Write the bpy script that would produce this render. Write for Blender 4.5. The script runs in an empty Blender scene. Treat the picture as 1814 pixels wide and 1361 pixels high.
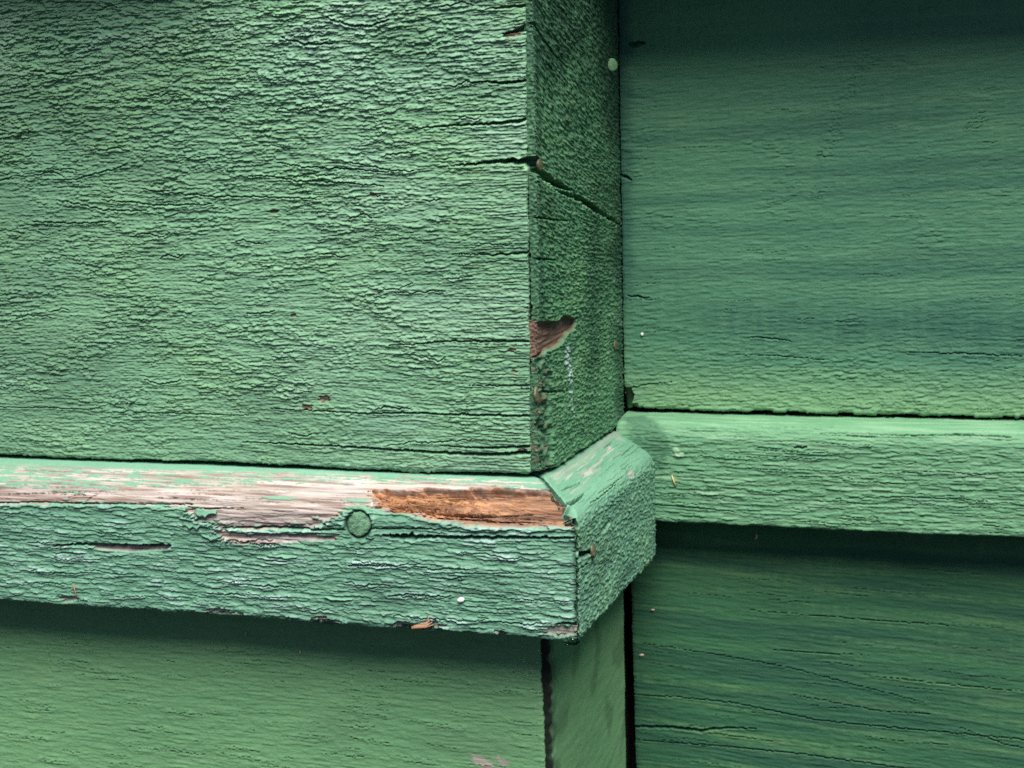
import bpy, math, random
import numpy as np

# ------------------------------------------------------------------ camera, sky, sun, exposure
scene = bpy.context.scene
col = scene.collection
MM = 0.001

cd = bpy.data.cameras.new("camera")
cd.sensor_width = 36.0
cd.lens = 53.58
cd.clip_start = 0.01
cd.clip_end = 200.0
cd.dof.use_dof = True
cd.dof.focus_distance = 0.478
cd.dof.aperture_fstop = 32.0
cam = bpy.data.objects.new("camera", cd)
col.objects.link(cam)
from mathutils import Matrix, Vector
_rt = Matrix(((0.9525230530, -0.0157659704, 0.3040580004),
              (0.3034830727, 0.1293649043, -0.9440141663),
              (-0.0244511347, 0.9914717120, 0.1280077587)))
cam.matrix_world = Matrix.Translation((0.14201, -0.45682, 0.09046)) @ _rt.to_4x4()
scene.camera = cam

SUN_AZ = math.radians(26)      # measured from straight in front of the wall, negative = left
SUN_EL = math.radians(62)
sun_dir = Vector((math.sin(SUN_AZ) * math.cos(SUN_EL), -math.cos(SUN_AZ) * math.cos(SUN_EL), math.sin(SUN_EL)))
world = bpy.data.worlds.new("World")
scene.world = world
world.use_nodes = True
wn = world.node_tree
bg = wn.nodes["Background"]
sky = wn.nodes.new("ShaderNodeTexSky")
sky.sky_type = 'NISHITA'
sky.sun_disc = False
sky.sun_elevation = SUN_EL
sky.sun_rotation = math.atan2(sun_dir.x, sun_dir.y)
sky.dust_density = 0.3
sky.air_density = 0.4
wn.links.new(sky.outputs[0], bg.inputs[0])
bg.inputs[1].default_value = 0.05
sd = bpy.data.lights.new("sun", 'SUN')
sd.energy = 5.0
sd.angle = math.radians(46)
sd.color = (1.0, 0.97, 0.92)
sun = bpy.data.objects.new("sun", sd)
sun.rotation_euler = (-sun_dir).to_track_quat('-Z', 'Y').to_euler()
sun.location = (0, -2, 3)
col.objects.link(sun)
scene.view_settings.view_transform = 'Standard'
scene.view_settings.look = 'None'
scene.view_settings.gamma = 1.0
scene.view_settings.use_curve_mapping = False
scene.view_settings.exposure = 0.86
scene.cycles.use_denoising = False
scene.cycles.max_bounces = 4
scene.cycles.diffuse_bounces = 3
scene.cycles.glossy_bounces = 2
scene.cycles.transmission_bounces = 4

# ------------------------------------------------------------------ noise tools (all lengths in millimetres)
_rng = np.random.RandomState(11)
_perm = _rng.permutation(1024)
_perm = np.concatenate([_perm, _perm]).astype(np.int32)
_ga = _rng.rand(1024) * 2 * np.pi
_gx = np.cos(_ga).astype(np.float32)
_gy = np.sin(_ga).astype(np.float32)

def _hash(ix, iy, seed):
    return _perm[(_perm[(ix + seed * 37) & 1023] + iy + seed * 101) & 1023]

def pn(x, y, seed=0):
    """gradient noise, about -1..1"""
    x = np.asarray(x, np.float32); y = np.asarray(y, np.float32)
    x, y = np.broadcast_arrays(x, y)
    fx = np.floor(x); fy = np.floor(y)
    ix = fx.astype(np.int32); iy = fy.astype(np.int32)
    dx = x - fx; dy = y - fy
    sx = dx * dx * dx * (dx * (dx * 6 - 15) + 10)
    sy = dy * dy * dy * (dy * (dy * 6 - 15) + 10)
    def g(a, b, ex, ey):
        k = _hash(ix + a, iy + b, seed)
        return _gx[k] * ex + _gy[k] * ey
    n00 = g(0, 0, dx, dy); n10 = g(1, 0, dx - 1, dy)
    n01 = g(0, 1, dx, dy - 1); n11 = g(1, 1, dx - 1, dy - 1)
    a = n00 + sx * (n10 - n00); b = n01 + sx * (n11 - n01)
    return (a + sy * (b - a)) * 1.5

def fbm(x, y, seed=0, octv=3, gain=0.5):
    t = 0; a = 1.0; n = 0
    for i in range(octv):
        t = t + a * pn(x * 2 ** i, y * 2 ** i, seed + i * 3); n += a; a *= gain
    return t / n * 1.3

def rnd(ix, iy, seed):
    return _hash(ix, iy, seed).astype(np.float32) / 1024.0

def sstep(a, b, x):
    t = np.clip((x - a) / (b - a), 0, 1)
    return t * t * (3 - 2 * t)

def worley(x, y, seed=0):
    """distance to nearest and second point, random value of the nearest cell, dy to its centre"""
    fx = np.floor(x).astype(np.int32); fy = np.floor(y).astype(np.int32)
    d1 = np.full(x.shape, 9.0, np.float32); d2 = d1.copy(); rv = np.zeros_like(d1); oy = np.zeros_like(d1)
    for a in (-1, 0, 1):
        for b in (-1, 0, 1):
            cx = fx + a; cy = fy + b
            px = cx + 0.1 + 0.8 * rnd(cx, cy, seed); py = cy + 0.1 + 0.8 * rnd(cx, cy, seed + 5)
            d = np.sqrt((x - px) ** 2 + (y - py) ** 2).astype(np.float32)
            m = d < d1
            d2 = np.where(m, d1, np.minimum(d2, d))
            rv = np.where(m, rnd(cx, cy, seed + 9), rv)
            oy = np.where(m, (y - py).astype(np.float32), oy)
            d1 = np.where(m, d, d1)
    return d1, d2, rv, oy

def scales(u, v, lam, lu, seed=0, rag=1.0, cover=0.0):
    """overlapping paint scales: each one lifts towards its lower edge and drops off sharply"""
    phi = v / lam + rag * (0.9 * pn(u / lu, v / (lam * 1.7), seed) + 0.32 * pn(u / (lu * 0.33), v / lam, seed + 1))
    row = np.floor(phi); fr = phi - row
    a = sstep(-0.35 - cover, 0.35 - cover, pn(u / (lu * 0.9) + row * 5.37, row * 0.77, seed + 2))
    return (1 - fr) ** 1.3 * a * np.minimum(1, fr * 9)

def plates(u, v, lu, lv, seed=0, n=3.0):
    q = fbm(u / lu, v / lv, seed, 4, 0.55) * n
    k = np.floor(q); fr = q - k
    return k + sstep(0.0, 0.12, fr)

def polyline_dist(U, V, pts):
    best = np.full(U.shape, 1e6, np.float32); tt = np.zeros_like(best)
    L = [0.0]
    for p, q in zip(pts[:-1], pts[1:]):
        L.append(L[-1] + math.hypot(q[0] - p[0], q[1] - p[1]))
    for i, (p, q) in enumerate(zip(pts[:-1], pts[1:])):
        ex, ey = q[0] - p[0], q[1] - p[1]; l2 = ex * ex + ey * ey + 1e-9
        k = np.clip(((U - p[0]) * ex + (V - p[1]) * ey) / l2, 0, 1)
        d = np.hypot(U - p[0] - k * ex, V - p[1] - k * ey)
        m = d < best
        best = np.where(m, d, best)
        tt = np.where(m, (L[i] + k * math.sqrt(l2)) / L[-1], tt)
    return best, tt

def in_poly(U, V, pts):
    """signed distance, positive inside"""
    p = pts + [pts[0]]
    d, _ = polyline_dist(U, V, p)
    c = np.zeros(U.shape, bool)
    for (x0, y0), (x1, y1) in zip(p[:-1], p[1:]):
        cond = (y0 > V) != (y1 > V)
        xi = (x1 - x0) * (V - y0) / (y1 - y0 + 1e-12) + x0
        c ^= cond & (U < xi)
    return np.where(c, d, -d)

def crack(h, U, V, pts, w, depth, seed=0, wob=0.35, lip=0.0, ramp=0.0):
    """cut a split into the height field; w is one width or (start, middle, end)"""
    if not isinstance(w, (tuple, list)): w = (w * 0.6, w, w * 0.6)
    pu = [p[0] for p in pts]; pv = [p[1] for p in pts]; mg = 3 + max(w)
    m = (U > min(pu) - mg) & (U < max(pu) + mg) & (V > min(pv) - mg) & (V < max(pv) + mg)
    if not m.any(): return h
    uu, vv = U[m], V[m]
    vv2 = vv + wob * (pn(uu / 2.3, vv * 0 + 3.1, seed) + 0.5 * pn(uu / 0.9, vv * 0 + 7.7, seed + 1))
    d, t = polyline_dist(uu, vv2, pts)
    ww = np.interp(t, [0, 0.5, 1], w) * (1 + 0.35 * pn(uu / 1.7, vv * 0, seed + 2)) * 0.5
    cut = np.clip(1.25 - d / np.maximum(ww, 0.02), 0, 1)
    hh = h[m] - depth * cut
    if lip: hh += lip * np.exp(-((d - ww) / 0.6) ** 2) * (1 - cut)
    h[m] = hh
    return h

#PROFILE-BEGIN
def make_profile(pts, radii, zero):
    """polyline (w, n) with rounded corners -> arc length table; s equals w at point index `zero`"""
    out = []
    for i, p in enumerate(pts):
        p = np.array(p, float)
        if i in (0, len(pts) - 1) or radii[i] <= 0:
            out.append(p); continue
        a = np.array(pts[i - 1], float) - p; b = np.array(pts[i + 1], float) - p
        r = min(radii[i], 0.45 * np.linalg.norm(a), 0.45 * np.linalg.norm(b))
        a = p + a / np.linalg.norm(a) * r; b = p + b / np.linalg.norm(b) * r
        for t in np.linspace(0, 1, 9):
            out.append((1 - t) ** 2 * a + 2 * t * (1 - t) * p + t * t * b)
    q = np.array(out)
    s = np.concatenate([[0], np.cumsum(np.hypot(*(q[1:] - q[:-1]).T))])
    d = np.hypot(q[:, 0] - pts[zero][0], q[:, 1] - pts[zero][1])
    s = s - s[d.argmin()] + pts[zero][0]
    tan = np.gradient(q, axis=0); tan /= np.linalg.norm(tan, axis=1)[:, None] + 1e-12
    # outward normal of a curve that runs bottom -> front -> top (w up, n outward)
    return s, q[:, 0], q[:, 1], -tan[:, 1], tan[:, 0]

def slab_profile(w0, w1, th, r=0.8):
    return make_profile([(w0, -th), (w0, 0), (w1, 0), (w1, -th)], [0, r, r, 0], 1)

TRIM = make_profile([(-49, -8), (-49, 15), (-13, 15), (-9.5, 13), (-1.6, 0), (-1.0, -8)], [0, 1.2, 3.5, 3.0, 0, 0], 2)
WTRIM = make_profile([(-35.7, -4), (-35.7, 15), (-3.0, 15), (1.4, 12.6), (2.9, 1.0), (3.2, -4)], [0, 1.0, 3.0, 2.5, 0, 0], 2)
#PROFILE-END

# ------------------------------------------------------------------ scene helpers
def empty(name, loc, label, cat, group=None):
    o = bpy.data.objects.new(name, None)
    o.location = [c * MM for c in loc]
    o.empty_display_size = 0.02
    col.objects.link(o)
    o["label"] = label; o["category"] = cat; o["kind"] = "thing"
    if group: o["group"] = group
    return o

def link_mesh(name, verts, faces, mat, parent=None, smooth=True, attrs=None):
    """verts in world millimetres"""
    V = np.asarray(verts, np.float32).reshape(-1, 3) * MM
    if parent is not None:
        off = np.array(parent.matrix_basis.translation)
        if parent.parent is not None: off = off + np.array(parent.parent.matrix_basis.translation)
    else:
        off = np.array([0.0, 0.0, 0.0])
    me = bpy.data.meshes.new(name)
    if isinstance(faces, np.ndarray) and faces.ndim == 2:
        k = faces.shape[1]
        me.vertices.add(len(V)); me.vertices.foreach_set("co", (V - off).astype(np.float32).ravel())
        me.loops.add(faces.size); me.loops.foreach_set("vertex_index", faces.astype(np.int32).ravel())
        me.polygons.add(len(faces)); me.polygons.foreach_set("loop_start", np.arange(0, faces.size, k, dtype=np.int32))
        me.update(calc_edges=True)
    else:
        me.from_pydata((V - off).tolist(), [], [list(f) for f in faces]); me.update()
    me.polygons.foreach_set("use_smooth", np.full(len(me.polygons), smooth))
    for k, a in (attrs or {}).items():
        at = me.attributes.new(k, 'FLOAT', 'POINT')
        at.data.foreach_set("value", np.ascontiguousarray(a, np.float32).ravel())
    if mat: me.materials.append(mat)
    o = bpy.data.objects.new(name, me)
    col.objects.link(o)
    if parent is not None: o.parent = parent
    return o

def tag(o, label, cat, group=None, kind=None):
    o["label"] = label; o["category"] = cat
    if group: o["group"] = group
    if kind: o["kind"] = kind
    return o

def axis_samples(lo, hi, step, f0, f1, grow=1.09, cap=4.0):
    """even spacing between f0 and f1, growing spacing outside that span"""
    f0 = max(f0, lo); f1 = min(f1, hi)
    n = max(2, int(round((f1 - f0) / step)) + 1)
    mid = np.linspace(f0, f1, n)
    def run(a, b):
        out = []; x = a; st = step; sg = 1 if b > a else -1
        while (b - x) * sg > st * 1.5:
            st = min(st * grow, cap); x += sg * st; out.append(x)
        if abs(b - a) > 1e-6: out.append(b)
        return out
    return np.array(run(f0, lo)[::-1] + list(mid) + run(f1, hi))

AX = {'X': np.array([1., 0, 0]), 'Y': np.array([0, 1., 0]), 'Z': np.array([0, 0, 1.])}

def board(name, parent, mat, org, eu, en, us, ss, prof, height, ulo=None, uhi=None, shear=0.0, ends=(0.25, 0.8, 2, 5, 10, 18), mitre=0.0, end_rough=0.0):
    """a board that runs along eu with cross-section prof, skinned with the relief `height`"""
    s_, w_, n_, nw_, nn_ = prof
    e = np.array(ends)
    pre = us[0] - e[::-1] if ulo is not None else np.array([])
    post = us[-1] + e if uhi is not None else np.array([])
    ua = np.concatenate([pre, us, post])
    U, S = np.meshgrid(ua.astype(np.float32), ss.astype(np.float32), indexing='ij')
    W = np.interp(S, s_, w_); N = np.interp(S, s_, n_); NW = np.interp(S, s_, nw_); NN = np.interp(S, s_, nn_)
    l = np.hypot(NW, NN) + 1e-9; NW = NW / l; NN = NN / l
    h, attrs = height(U, S)
    lo = ulo(S, N) if ulo is not None else -1e9
    hi = uhi(S, N) if uhi is not None else 1e9
    Uc = np.clip(U, lo, hi)
    over = np.abs(U - Uc)
    edge = np.minimum(np.abs(U - lo), np.abs(hi - U)) if (ulo is not None or uhi is not None) else np.full(U.shape, 99.0)
    inn = np.where(over > 0, over, 0)
    if end_rough: Uc = Uc - end_rough * np.sign(U - Uc) * (over > 0) * (0.5 + pn(inn / 0.9, S / 0.8, 57) + 0.6 * pn(inn / 1.5, S / 3.0, 58))
    if mitre: Uc = Uc - mitre * np.sign(U - Uc) * inn * np.clip(NN, 0, 1)
    hd = h - inn - 0.35 * np.exp(-(edge / 0.5) ** 2) * (over <= 0)
    eu = AX[eu]; en = en[0] * AX[en[1]]; ew = AX['Z']
    P = (np.array(org)[None, None] + Uc[..., None] * eu + (W + NW * hd - shear * np.clip(h, -0.5, 2.0))[..., None] * ew + (N + NN * hd)[..., None] * en)
    nu, ns_ = U.shape
    idx = np.arange(nu * ns_).reshape(nu, ns_)
    F = np.stack([idx[:-1, :-1], idx[1:, :-1], idx[1:, 1:], idx[:-1, 1:]], -1).reshape(-1, 4)
    return link_mesh(name, P.reshape(-1, 3), F, mat, parent, True, attrs)

# ------------------------------------------------------------------ materials
def nodes_of(name):
    m = bpy.data.materials.new(name); m.use_nodes = True
    nt = m.node_tree
    return m, nt, nt.nodes["Principled BSDF"]

class G:
    def __init__(self, nt):
        self.nt = nt
        self.tc = nt.nodes.new("ShaderNodeTexCoord")
    def n(self, t, **kw):
        x = self.nt.nodes.new(t)
        for k, v in kw.items(): setattr(x, k, v)
        return x
    def l(self, a, b): self.nt.links.new(a, b)
    def noise(self, scale, detail=4, rough=0.55, dist=0.0, off=0.0):
        """scale per axis in cycles per metre"""
        mp = self.n("ShaderNodeMapping"); mp.inputs['Scale'].default_value = scale; mp.inputs['Location'].default_value = (off, off * 1.7, off * 0.6)
        self.l(self.tc.outputs['Object'], mp.inputs[0])
        t = self.n("ShaderNodeTexNoise"); t.inputs['Scale'].default_value = 1.0
        t.inputs['Detail'].default_value = detail; t.inputs['Roughness'].default_value = rough; t.inputs['Distortion'].default_value = dist
        self.l(mp.outputs[0], t.inputs[0])
        return t.outputs[0]
    def ramp(self, x, a, b):
        r = self.n("ShaderNodeMapRange"); r.inputs[1].default_value = a; r.inputs[2].default_value = b
        self.l(x, r.inputs[0]); return r.outputs[0]
    def mix(self, f, a, b, mode='MIX'):
        m = self.n("ShaderNodeMix", data_type='RGBA', blend_type=mode)
        for s, v in ((m.inputs[0], f), (m.inputs[6], a), (m.inputs[7], b)):
            if hasattr(v, 'default_value'): self.l(v, s)
            elif isinstance(v, (int, float)): s.default_value = v
            else: s.default_value = (*v, 1)
        return m.outputs[2]
    def math(self, op, a, b):
        m = self.n("ShaderNodeMath", operation=op)
        for s, v in ((m.inputs[0], a), (m.inputs[1], b)):
            if hasattr(v, 'default_value'): self.l(v, s)
            else: s.default_value = v
        return m.outputs[0]
    def attr(self, name):
        a = self.n("ShaderNodeAttribute", attribute_name=name); return a.outputs['Fac']

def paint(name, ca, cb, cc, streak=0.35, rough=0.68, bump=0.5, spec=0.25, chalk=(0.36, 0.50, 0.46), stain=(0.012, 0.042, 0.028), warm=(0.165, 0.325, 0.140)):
    """old oil paint: two greens drifting into each other, a third in streaks, and bare wood, rot, stain, chalk where the attributes say"""
    m, nt, b = nodes_of(name); g = G(nt)
    big = g.ramp(g.noise((14, 14, 26), 3, 0.6, 0.3), 0.32, 0.68)
    c = g.mix(big, ca, cb)
    st = g.ramp(g.noise((12, 12, 260), 3, 0.6, 0.0, 3.1), 0.45, 0.75)
    c = g.mix(g.math('MULTIPLY', st, streak), c, cc)
    mot = g.ramp(g.noise((420, 420, 700), 2, 0.6, 0, 7.7), 0.25, 0.75)
    c = g.mix(g.math('MULTIPLY', mot, 0.28), c, tuple(x * 0.62 for x in ca))
    c = g.mix(g.attr('warm'), c, warm)
    c = g.mix(g.attr('chalk'), c, chalk)
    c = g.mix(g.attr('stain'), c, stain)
    ws = g.ramp(g.noise((25, 25, 900), 3, 0.65, 0.0, 1.3), 0.3, 0.72)
    wc = g.mix(ws, (0.19, 0.155, 0.140), (0.53, 0.465, 0.435))
    wb = g.ramp(g.noise((60, 60, 160), 2, 0.6, 0, 5.0), 0.4, 0.75)
    wc = g.mix(g.math('MULTIPLY', wb, 0.55), wc, (0.30, 0.26, 0.20))
    c = g.mix(g.attr('wood'), c, wc)
    rs = g.ramp(g.noise((40, 40, 700), 3, 0.7, 0.2, 2.2), 0.34, 0.66)
    rc = g.mix(rs, (0.11, 0.045, 0.024), (0.52, 0.265, 0.130))
    c = g.mix(g.attr('rot'), c, rc)
    bc = g.mix(rs, (0.075, 0.045, 0.034), (0.23, 0.145, 0.105))
    c = g.mix(g.attr('brown'), c, bc)
    g.l(c, b.inputs['Base Color'])
    bare = g.math('MAXIMUM', g.attr('wood'), g.math('MAXIMUM', g.attr('rot'), g.attr('brown')))
    g.l(g.math('ADD', g.math('MULTIPLY', bare, 0.9 - rough), rough), b.inputs['Roughness'])
    b.inputs['Specular IOR Level'].default_value = spec
    bp = g.n("ShaderNodeBump"); bp.inputs['Strength'].default_value = bump; bp.inputs['Distance'].default_value = 0.00025
    g.l(g.noise((1400, 1400, 3200), 1, 0.6, 0, 9.1), bp.inputs['Height'])
    g.l(bp.outputs[0], b.inputs['Normal'])
    return m

def plain(name, color, color2=None, rough=0.7, scale=(300, 300, 300), metallic=0.0, bump=0.0):
    m, nt, b = nodes_of(name); g = G(nt)
    f = g.ramp(g.noise(scale, 4, 0.6), 0.3, 0.7)
    g.l(g.mix(f, color, color2 or tuple(c * 0.6 for c in color)), b.inputs['Base Color'])
    b.inputs['Roughness'].default_value = rough; b.inputs['Metallic'].default_value = metallic
    if bump:
        bp = g.n("ShaderNodeBump"); bp.inputs['Strength'].default_value = bump; bp.inputs['Distance'].default_value = 0.0003
        g.l(f, bp.inputs['Height']); g.l(bp.outputs[0], b.inputs['Normal'])
    return m

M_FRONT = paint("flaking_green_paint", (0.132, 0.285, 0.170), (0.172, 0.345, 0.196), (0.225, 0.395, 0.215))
M_SIDE = paint("mossy_green_paint", (0.085, 0.230, 0.115), (0.115, 0.280, 0.140), (0.150, 0.290, 0.120), streak=0.3)
M_TRIM = paint("weathered_green_paint", (0.108, 0.258, 0.168), (0.142, 0.305, 0.200), (0.195, 0.365, 0.240), spec=0.25, rough=0.62, chalk=(0.44, 0.58, 0.56))
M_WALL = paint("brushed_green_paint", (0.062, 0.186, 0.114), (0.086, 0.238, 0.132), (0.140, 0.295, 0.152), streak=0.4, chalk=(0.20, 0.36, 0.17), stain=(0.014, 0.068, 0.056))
M_WTRIM = paint("pale_green_paint", (0.100, 0.248, 0.136), (0.128, 0.294, 0.152), (0.168, 0.335, 0.174), streak=0.3, chalk=(0.30, 0.46, 0.30), stain=(0.018, 0.070, 0.042))
M_LOW = paint("smooth_green_paint", (0.116, 0.268, 0.126), (0.140, 0.305, 0.142), (0.170, 0.330, 0.150), streak=0.25, chalk=(0.20, 0.34, 0.17), stain=(0.030, 0.085, 0.045))
M_LSIDE = paint("even_green_paint", (0.120, 0.280, 0.128), (0.155, 0.330, 0.150), (0.130, 0.295, 0.135), streak=0.2, chalk=(0.22, 0.38, 0.20), stain=(0.008, 0.012, 0.009))
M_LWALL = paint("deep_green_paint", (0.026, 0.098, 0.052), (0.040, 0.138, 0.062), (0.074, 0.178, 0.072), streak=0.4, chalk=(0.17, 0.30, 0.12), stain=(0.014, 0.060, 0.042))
M_DARK = plain("old_dark_wood", (0.030, 0.020, 0.014), (0.012, 0.009, 0.007), 0.9, (80, 80, 400))
M_NAIL = plain("painted_nail_head", (0.12, 0.27, 0.15), (0.035, 0.09, 0.05), 0.65, (700, 700, 700), 0.0, 1.0)
M_NAILP = plain("pale_painted_nail", (0.22, 0.40, 0.20), (0.14, 0.28, 0.14), 0.5, (900, 900, 900), 0.0, 0.3)
M_NAILB = plain("dull_brass_nail", (0.13, 0.135, 0.065), (0.06, 0.055, 0.032), 0.5, (700, 700, 700), 0.0, 0.3)

Z0 = np.float32(0)
def zeros(U): return np.zeros(U.shape, np.float32)
def pack(U, **kw):
    d = {k: zeros(U) for k in ('wood', 'rot', 'brown', 'stain', 'chalk', 'warm')}
    for k, v in kw.items(): d[k] = np.clip(v, 0, 1)
    return d

# ------------------------------------------------------------------ upper corner casing: front plank and side plank
casing = empty("corner_casing", (-90, 0, 0), "upper part of the projecting corner boxed in with cracked flaking green planks", "corner casing")

def h_front(U, V):
    vv = V + 1.8 * pn(U / 90, V / 45, 1) + 0.35 * pn(U / 34, V / 15, 2)
    top = sstep(70, 150, V); left = sstep(-70, -190, U)
    A = 0.62 + 0.38 * top + 0.22 * top * left - 0.20 * sstep(28, 8, V) + 0.34 * pn(U / 34, V / 14, 3)
    A = np.clip(A, 0.12, 1.45)
    endg = sstep(-38, -8, U)
    h = A * (0.30 * scales(U, vv, 1.35, 10.0, 4, 0.6, 0.0) + 0.30 * scales(U, vv, 0.75, 4.6, 8, 0.8, 0.15))
    h += A * 0.11 * plates(U, vv, 11, 2.4, 12, 3.2) * (0.4 + 0.8 * top)
    wu = U + 0.9 * pn(U / 2.2, V / 1.1, 14) + 0.5 * pn(U / 0.9, V / 0.6, 13); wv = vv + 0.20 * pn(U / 2.2, V / 0.8, 15) + 0.14 * pn(U / 0.7, V / 0.5, 17)
    lm = sstep(-0.35, 0.35, pn(U / 26, V / 12, 18) + 0.40 * top - 0.25 * sstep(30, 8, V))
    # broken plates of paint, each tilted out at its lower rim
    d1, d2, rv, oy = worley(wu / 4.2, wv / 0.84, 16)
    on = sstep(0.36, 0.46, rv)
    h += (0.45 + 0.5 * A) * lm * on * (0.20 + 0.24 * rv - 0.34 * oy) * sstep(0.02, 0.10, d2 - d1) * (1 - 0.45 * endg)
    # crumbs
    d1, d2, rv, oy = worley(wu / 1.9, wv / 0.66, 19)
    lm2 = sstep(-0.2, 0.4, pn(U / 14, V / 7, 25) + 0.25 * top)
    lump = np.clip(1.15 - d1 * 1.75, 0, 1) ** 0.7 * sstep(0.5, 0.6, rv) * (0.5 + 0.5 * rv)
    h += (0.2 + 0.38 * A) * lump * lm2 * (1 - 0.5 * endg)
    h += endg * 0.30 * scales(U, vv * 1.0 + 0.4 * pn(U / 14, V / 3, 20), 1.05, 15, 21, 0.5, 0.4)
    h += 0.13 * pn(U / 1.3, V / 0.5, 22) + 0.15 * pn(U / 4.5, vv / 0.65, 28) + 0.10 * pn(U / 12, vv / 0.6, 27) + 0.16 * pn(U / 18, vv / 2.2, 23)
    warm = 0.6 * np.maximum(lump * lm2, 0.6 * on * lm) * sstep(-0.3, 0.5, pn(U / 45, V / 35, 29) + 0.4 * top)
    # laps left by the brush, top to bottom
    for x0, sgn in ((-52, 1), (-29, 1), (-100, -1), (-150, 1)):
        x = x0 + 0.8 * pn(V / 9, V * 0, 31 + int(-x0)) + 0.02 * (V - 40)
        h += 0.22 * np.exp(-((U - x) / 0.9) ** 2) * (0.4 + 0.6 * pn(V / 2.0, V * 0 + x0, 5)) * sstep(90, 60, V)
    h += 0.5 * pn(U / 90, V / 60, 24)
    C = crack
    h = C(h, U, V, [(-21.83,97.92),(-11.12,98.33),(-3.70,98.46),(3.64,98.08)], (0.4, 1.0, 2.4), 5, 1, 0.25, 0.25)
    h = C(h, U, V, [(-37.82,109.71),(-22.96,110.07),(-9.86,110.30),(-3.39,110.42),(3.95,111.19)], (0.2, 0.6, 1.1), 4, 2, 0.3, 0.2)
    h = C(h, U, V, [(-17.30,123.26),(-10.43,123.13),(-4.73,122.36),(4.23,123.17)], (0.3, 0.7, 0.9), 4, 3, 0.3, 0.2)
    h = C(h, U, V, [(-5.45,137.12),(-0.86,137.90),(4.61,139.30)], (0.3, 1.2, 3.0), 4, 4, 0.3)
    h = C(h, U, V, [(-10.73,145.26),(-2.49,145.29),(4.76,145.54)], (0.2, 0.6, 1.0), 3, 5, 0.3)
    h = C(h, U, V, [(-46.58,40.70),(-36.74,41.15),(-25.09,41.97),(-9.86,41.90),(3.24,41.99)], (0.2, 0.5, 0.7), 3.5, 6, 0.2, 0.15)
    h = C(h, U, V, [(-24.22,69.92),(-10.99,69.43),(2.97,69.99)], (0.1, 0.4, 0.8), 3, 7, 0.3)
    h = C(h, U, V, [(-19.77,27.82),(-10.25,27.61),(2.91,28.01)], (0.1, 0.35, 0.5), 3, 8, 0.2)
    h = C(h, U, V, [(-90.22,18.86),(-73.66,18.44),(-57.42,18.04),(-41.46,18.57),(-21.98,18.26),(2.68,18.27)], (0.2, 0.55, 0.8), 4, 9, 0.2, 0.15)
    h = C(h, U, V, [(-101.37,7.03),(-82.45,6.99),(-65.99,6.88),(-47.86,6.27),(-30.13,5.67),(-16.59,5.34),(2.41,6.46)], (0.25, 0.8, 1.2), 5, 10, 0.2, 0.2)
    h = C(h, U, V, [(-30.06,7.90),(-16.53,7.55),(2.45,8.47)], (0.2, 0.6, 0.9), 4, 12, 0.2)
    h = C(h, U, V, [(-166.30,89.41),(-156.35,87.47),(-149.80,85.81),(-132.95,85.31)], 0.55, 2.0, 13, 0.4, 0.35)
    h = C(h, U, V, [(-150.67,89.28),(-137.55,88.25),(-131.11,87.17),(-118.22,87.11),(-108.67,87.29)], 0.5, 2.0, 14, 0.4, 0.35)
    h = C(h, U, V, [(-135.09,92.75),(-124.40,91.19),(-109.59,89.74),(-94.99,89.24),(-70.53,88.35)], 0.45, 2.0, 15, 0.4, 0.3)
    h = C(h, U, V, [(-178.15,82.64),(-162.35,81.60),(-146.74,81.93)], 0.5, 2.0, 16, 0.4, 0.35)
    h = C(h, U, V, [(-98.78,95.99),(-88.45,96.10),(-78.33,94.38),(-62.31,93.44),(-46.61,91.80)], 0.45, 2.0, 17, 0.4, 0.3)
    h = C(h, U, V, [(-84.15,100.38),(-76.11,98.70),(-62.12,97.77),(-42.56,96.18)], 0.45, 2.0, 18, 0.4, 0.3)
    h = C(h, U, V, [(-169.16,96.61),(-160.16,96.78),(-143.35,99.96),(-139.97,101.57)], 0.45, 2.0, 19, 0.4, 0.3)
    h = C(h, U, V, [(-63.99,100.72),(-52.22,98.59),(-44.48,96.76),(-35.79,96.35)], 0.4, 2.0, 20, 0.4, 0.3)
    h = C(h, U, V, [(-142.15,16.39),(-122.36,16.23),(-98.77,16.18)], 0.35, 1.6, 21, 0.2, 0.1)
    h = C(h, U, V, [(-197.20,17.03),(-176.11,17.26),(-157.82,17.05)], 0.3, 1.6, 22, 0.2, 0.1)
    h = C(h, U, V, [(-174.27,134.11),(-163.22,132.09),(-156.52,132.73)], 0.8, 2.0, 24, 0.5, 0.4)
    h = C(h, U, V, [(-64.01,145.87),(-56.30,142.80),(-48.55,142.20),(-42.72,143.80)], 0.8, 2.0, 25, 0.5, 0.4)
    h = C(h, U, V, [(-80.18,140.35),(-72.29,137.80),(-62.40,137.65)], 0.8, 2.0, 26, 0.5, 0.3)
    rr = random.Random(5)
    for k in range(46):
        u0 = rr.uniform(-200, -12); v0 = rr.uniform(4, 156); ln = rr.uniform(6, 20)
        pts = [(u0 + ln * t, v0 + rr.uniform(-0.9, 0.9)) for t in (0, 0.35, 0.7, 1)]
        h = C(h, U, V, pts, rr.uniform(0.25, 0.6), rr.uniform(0.8, 1.8), 40 + k, 0.5, 0.25)
    # spots where the coat has come away
    wood = zeros(U)
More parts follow.
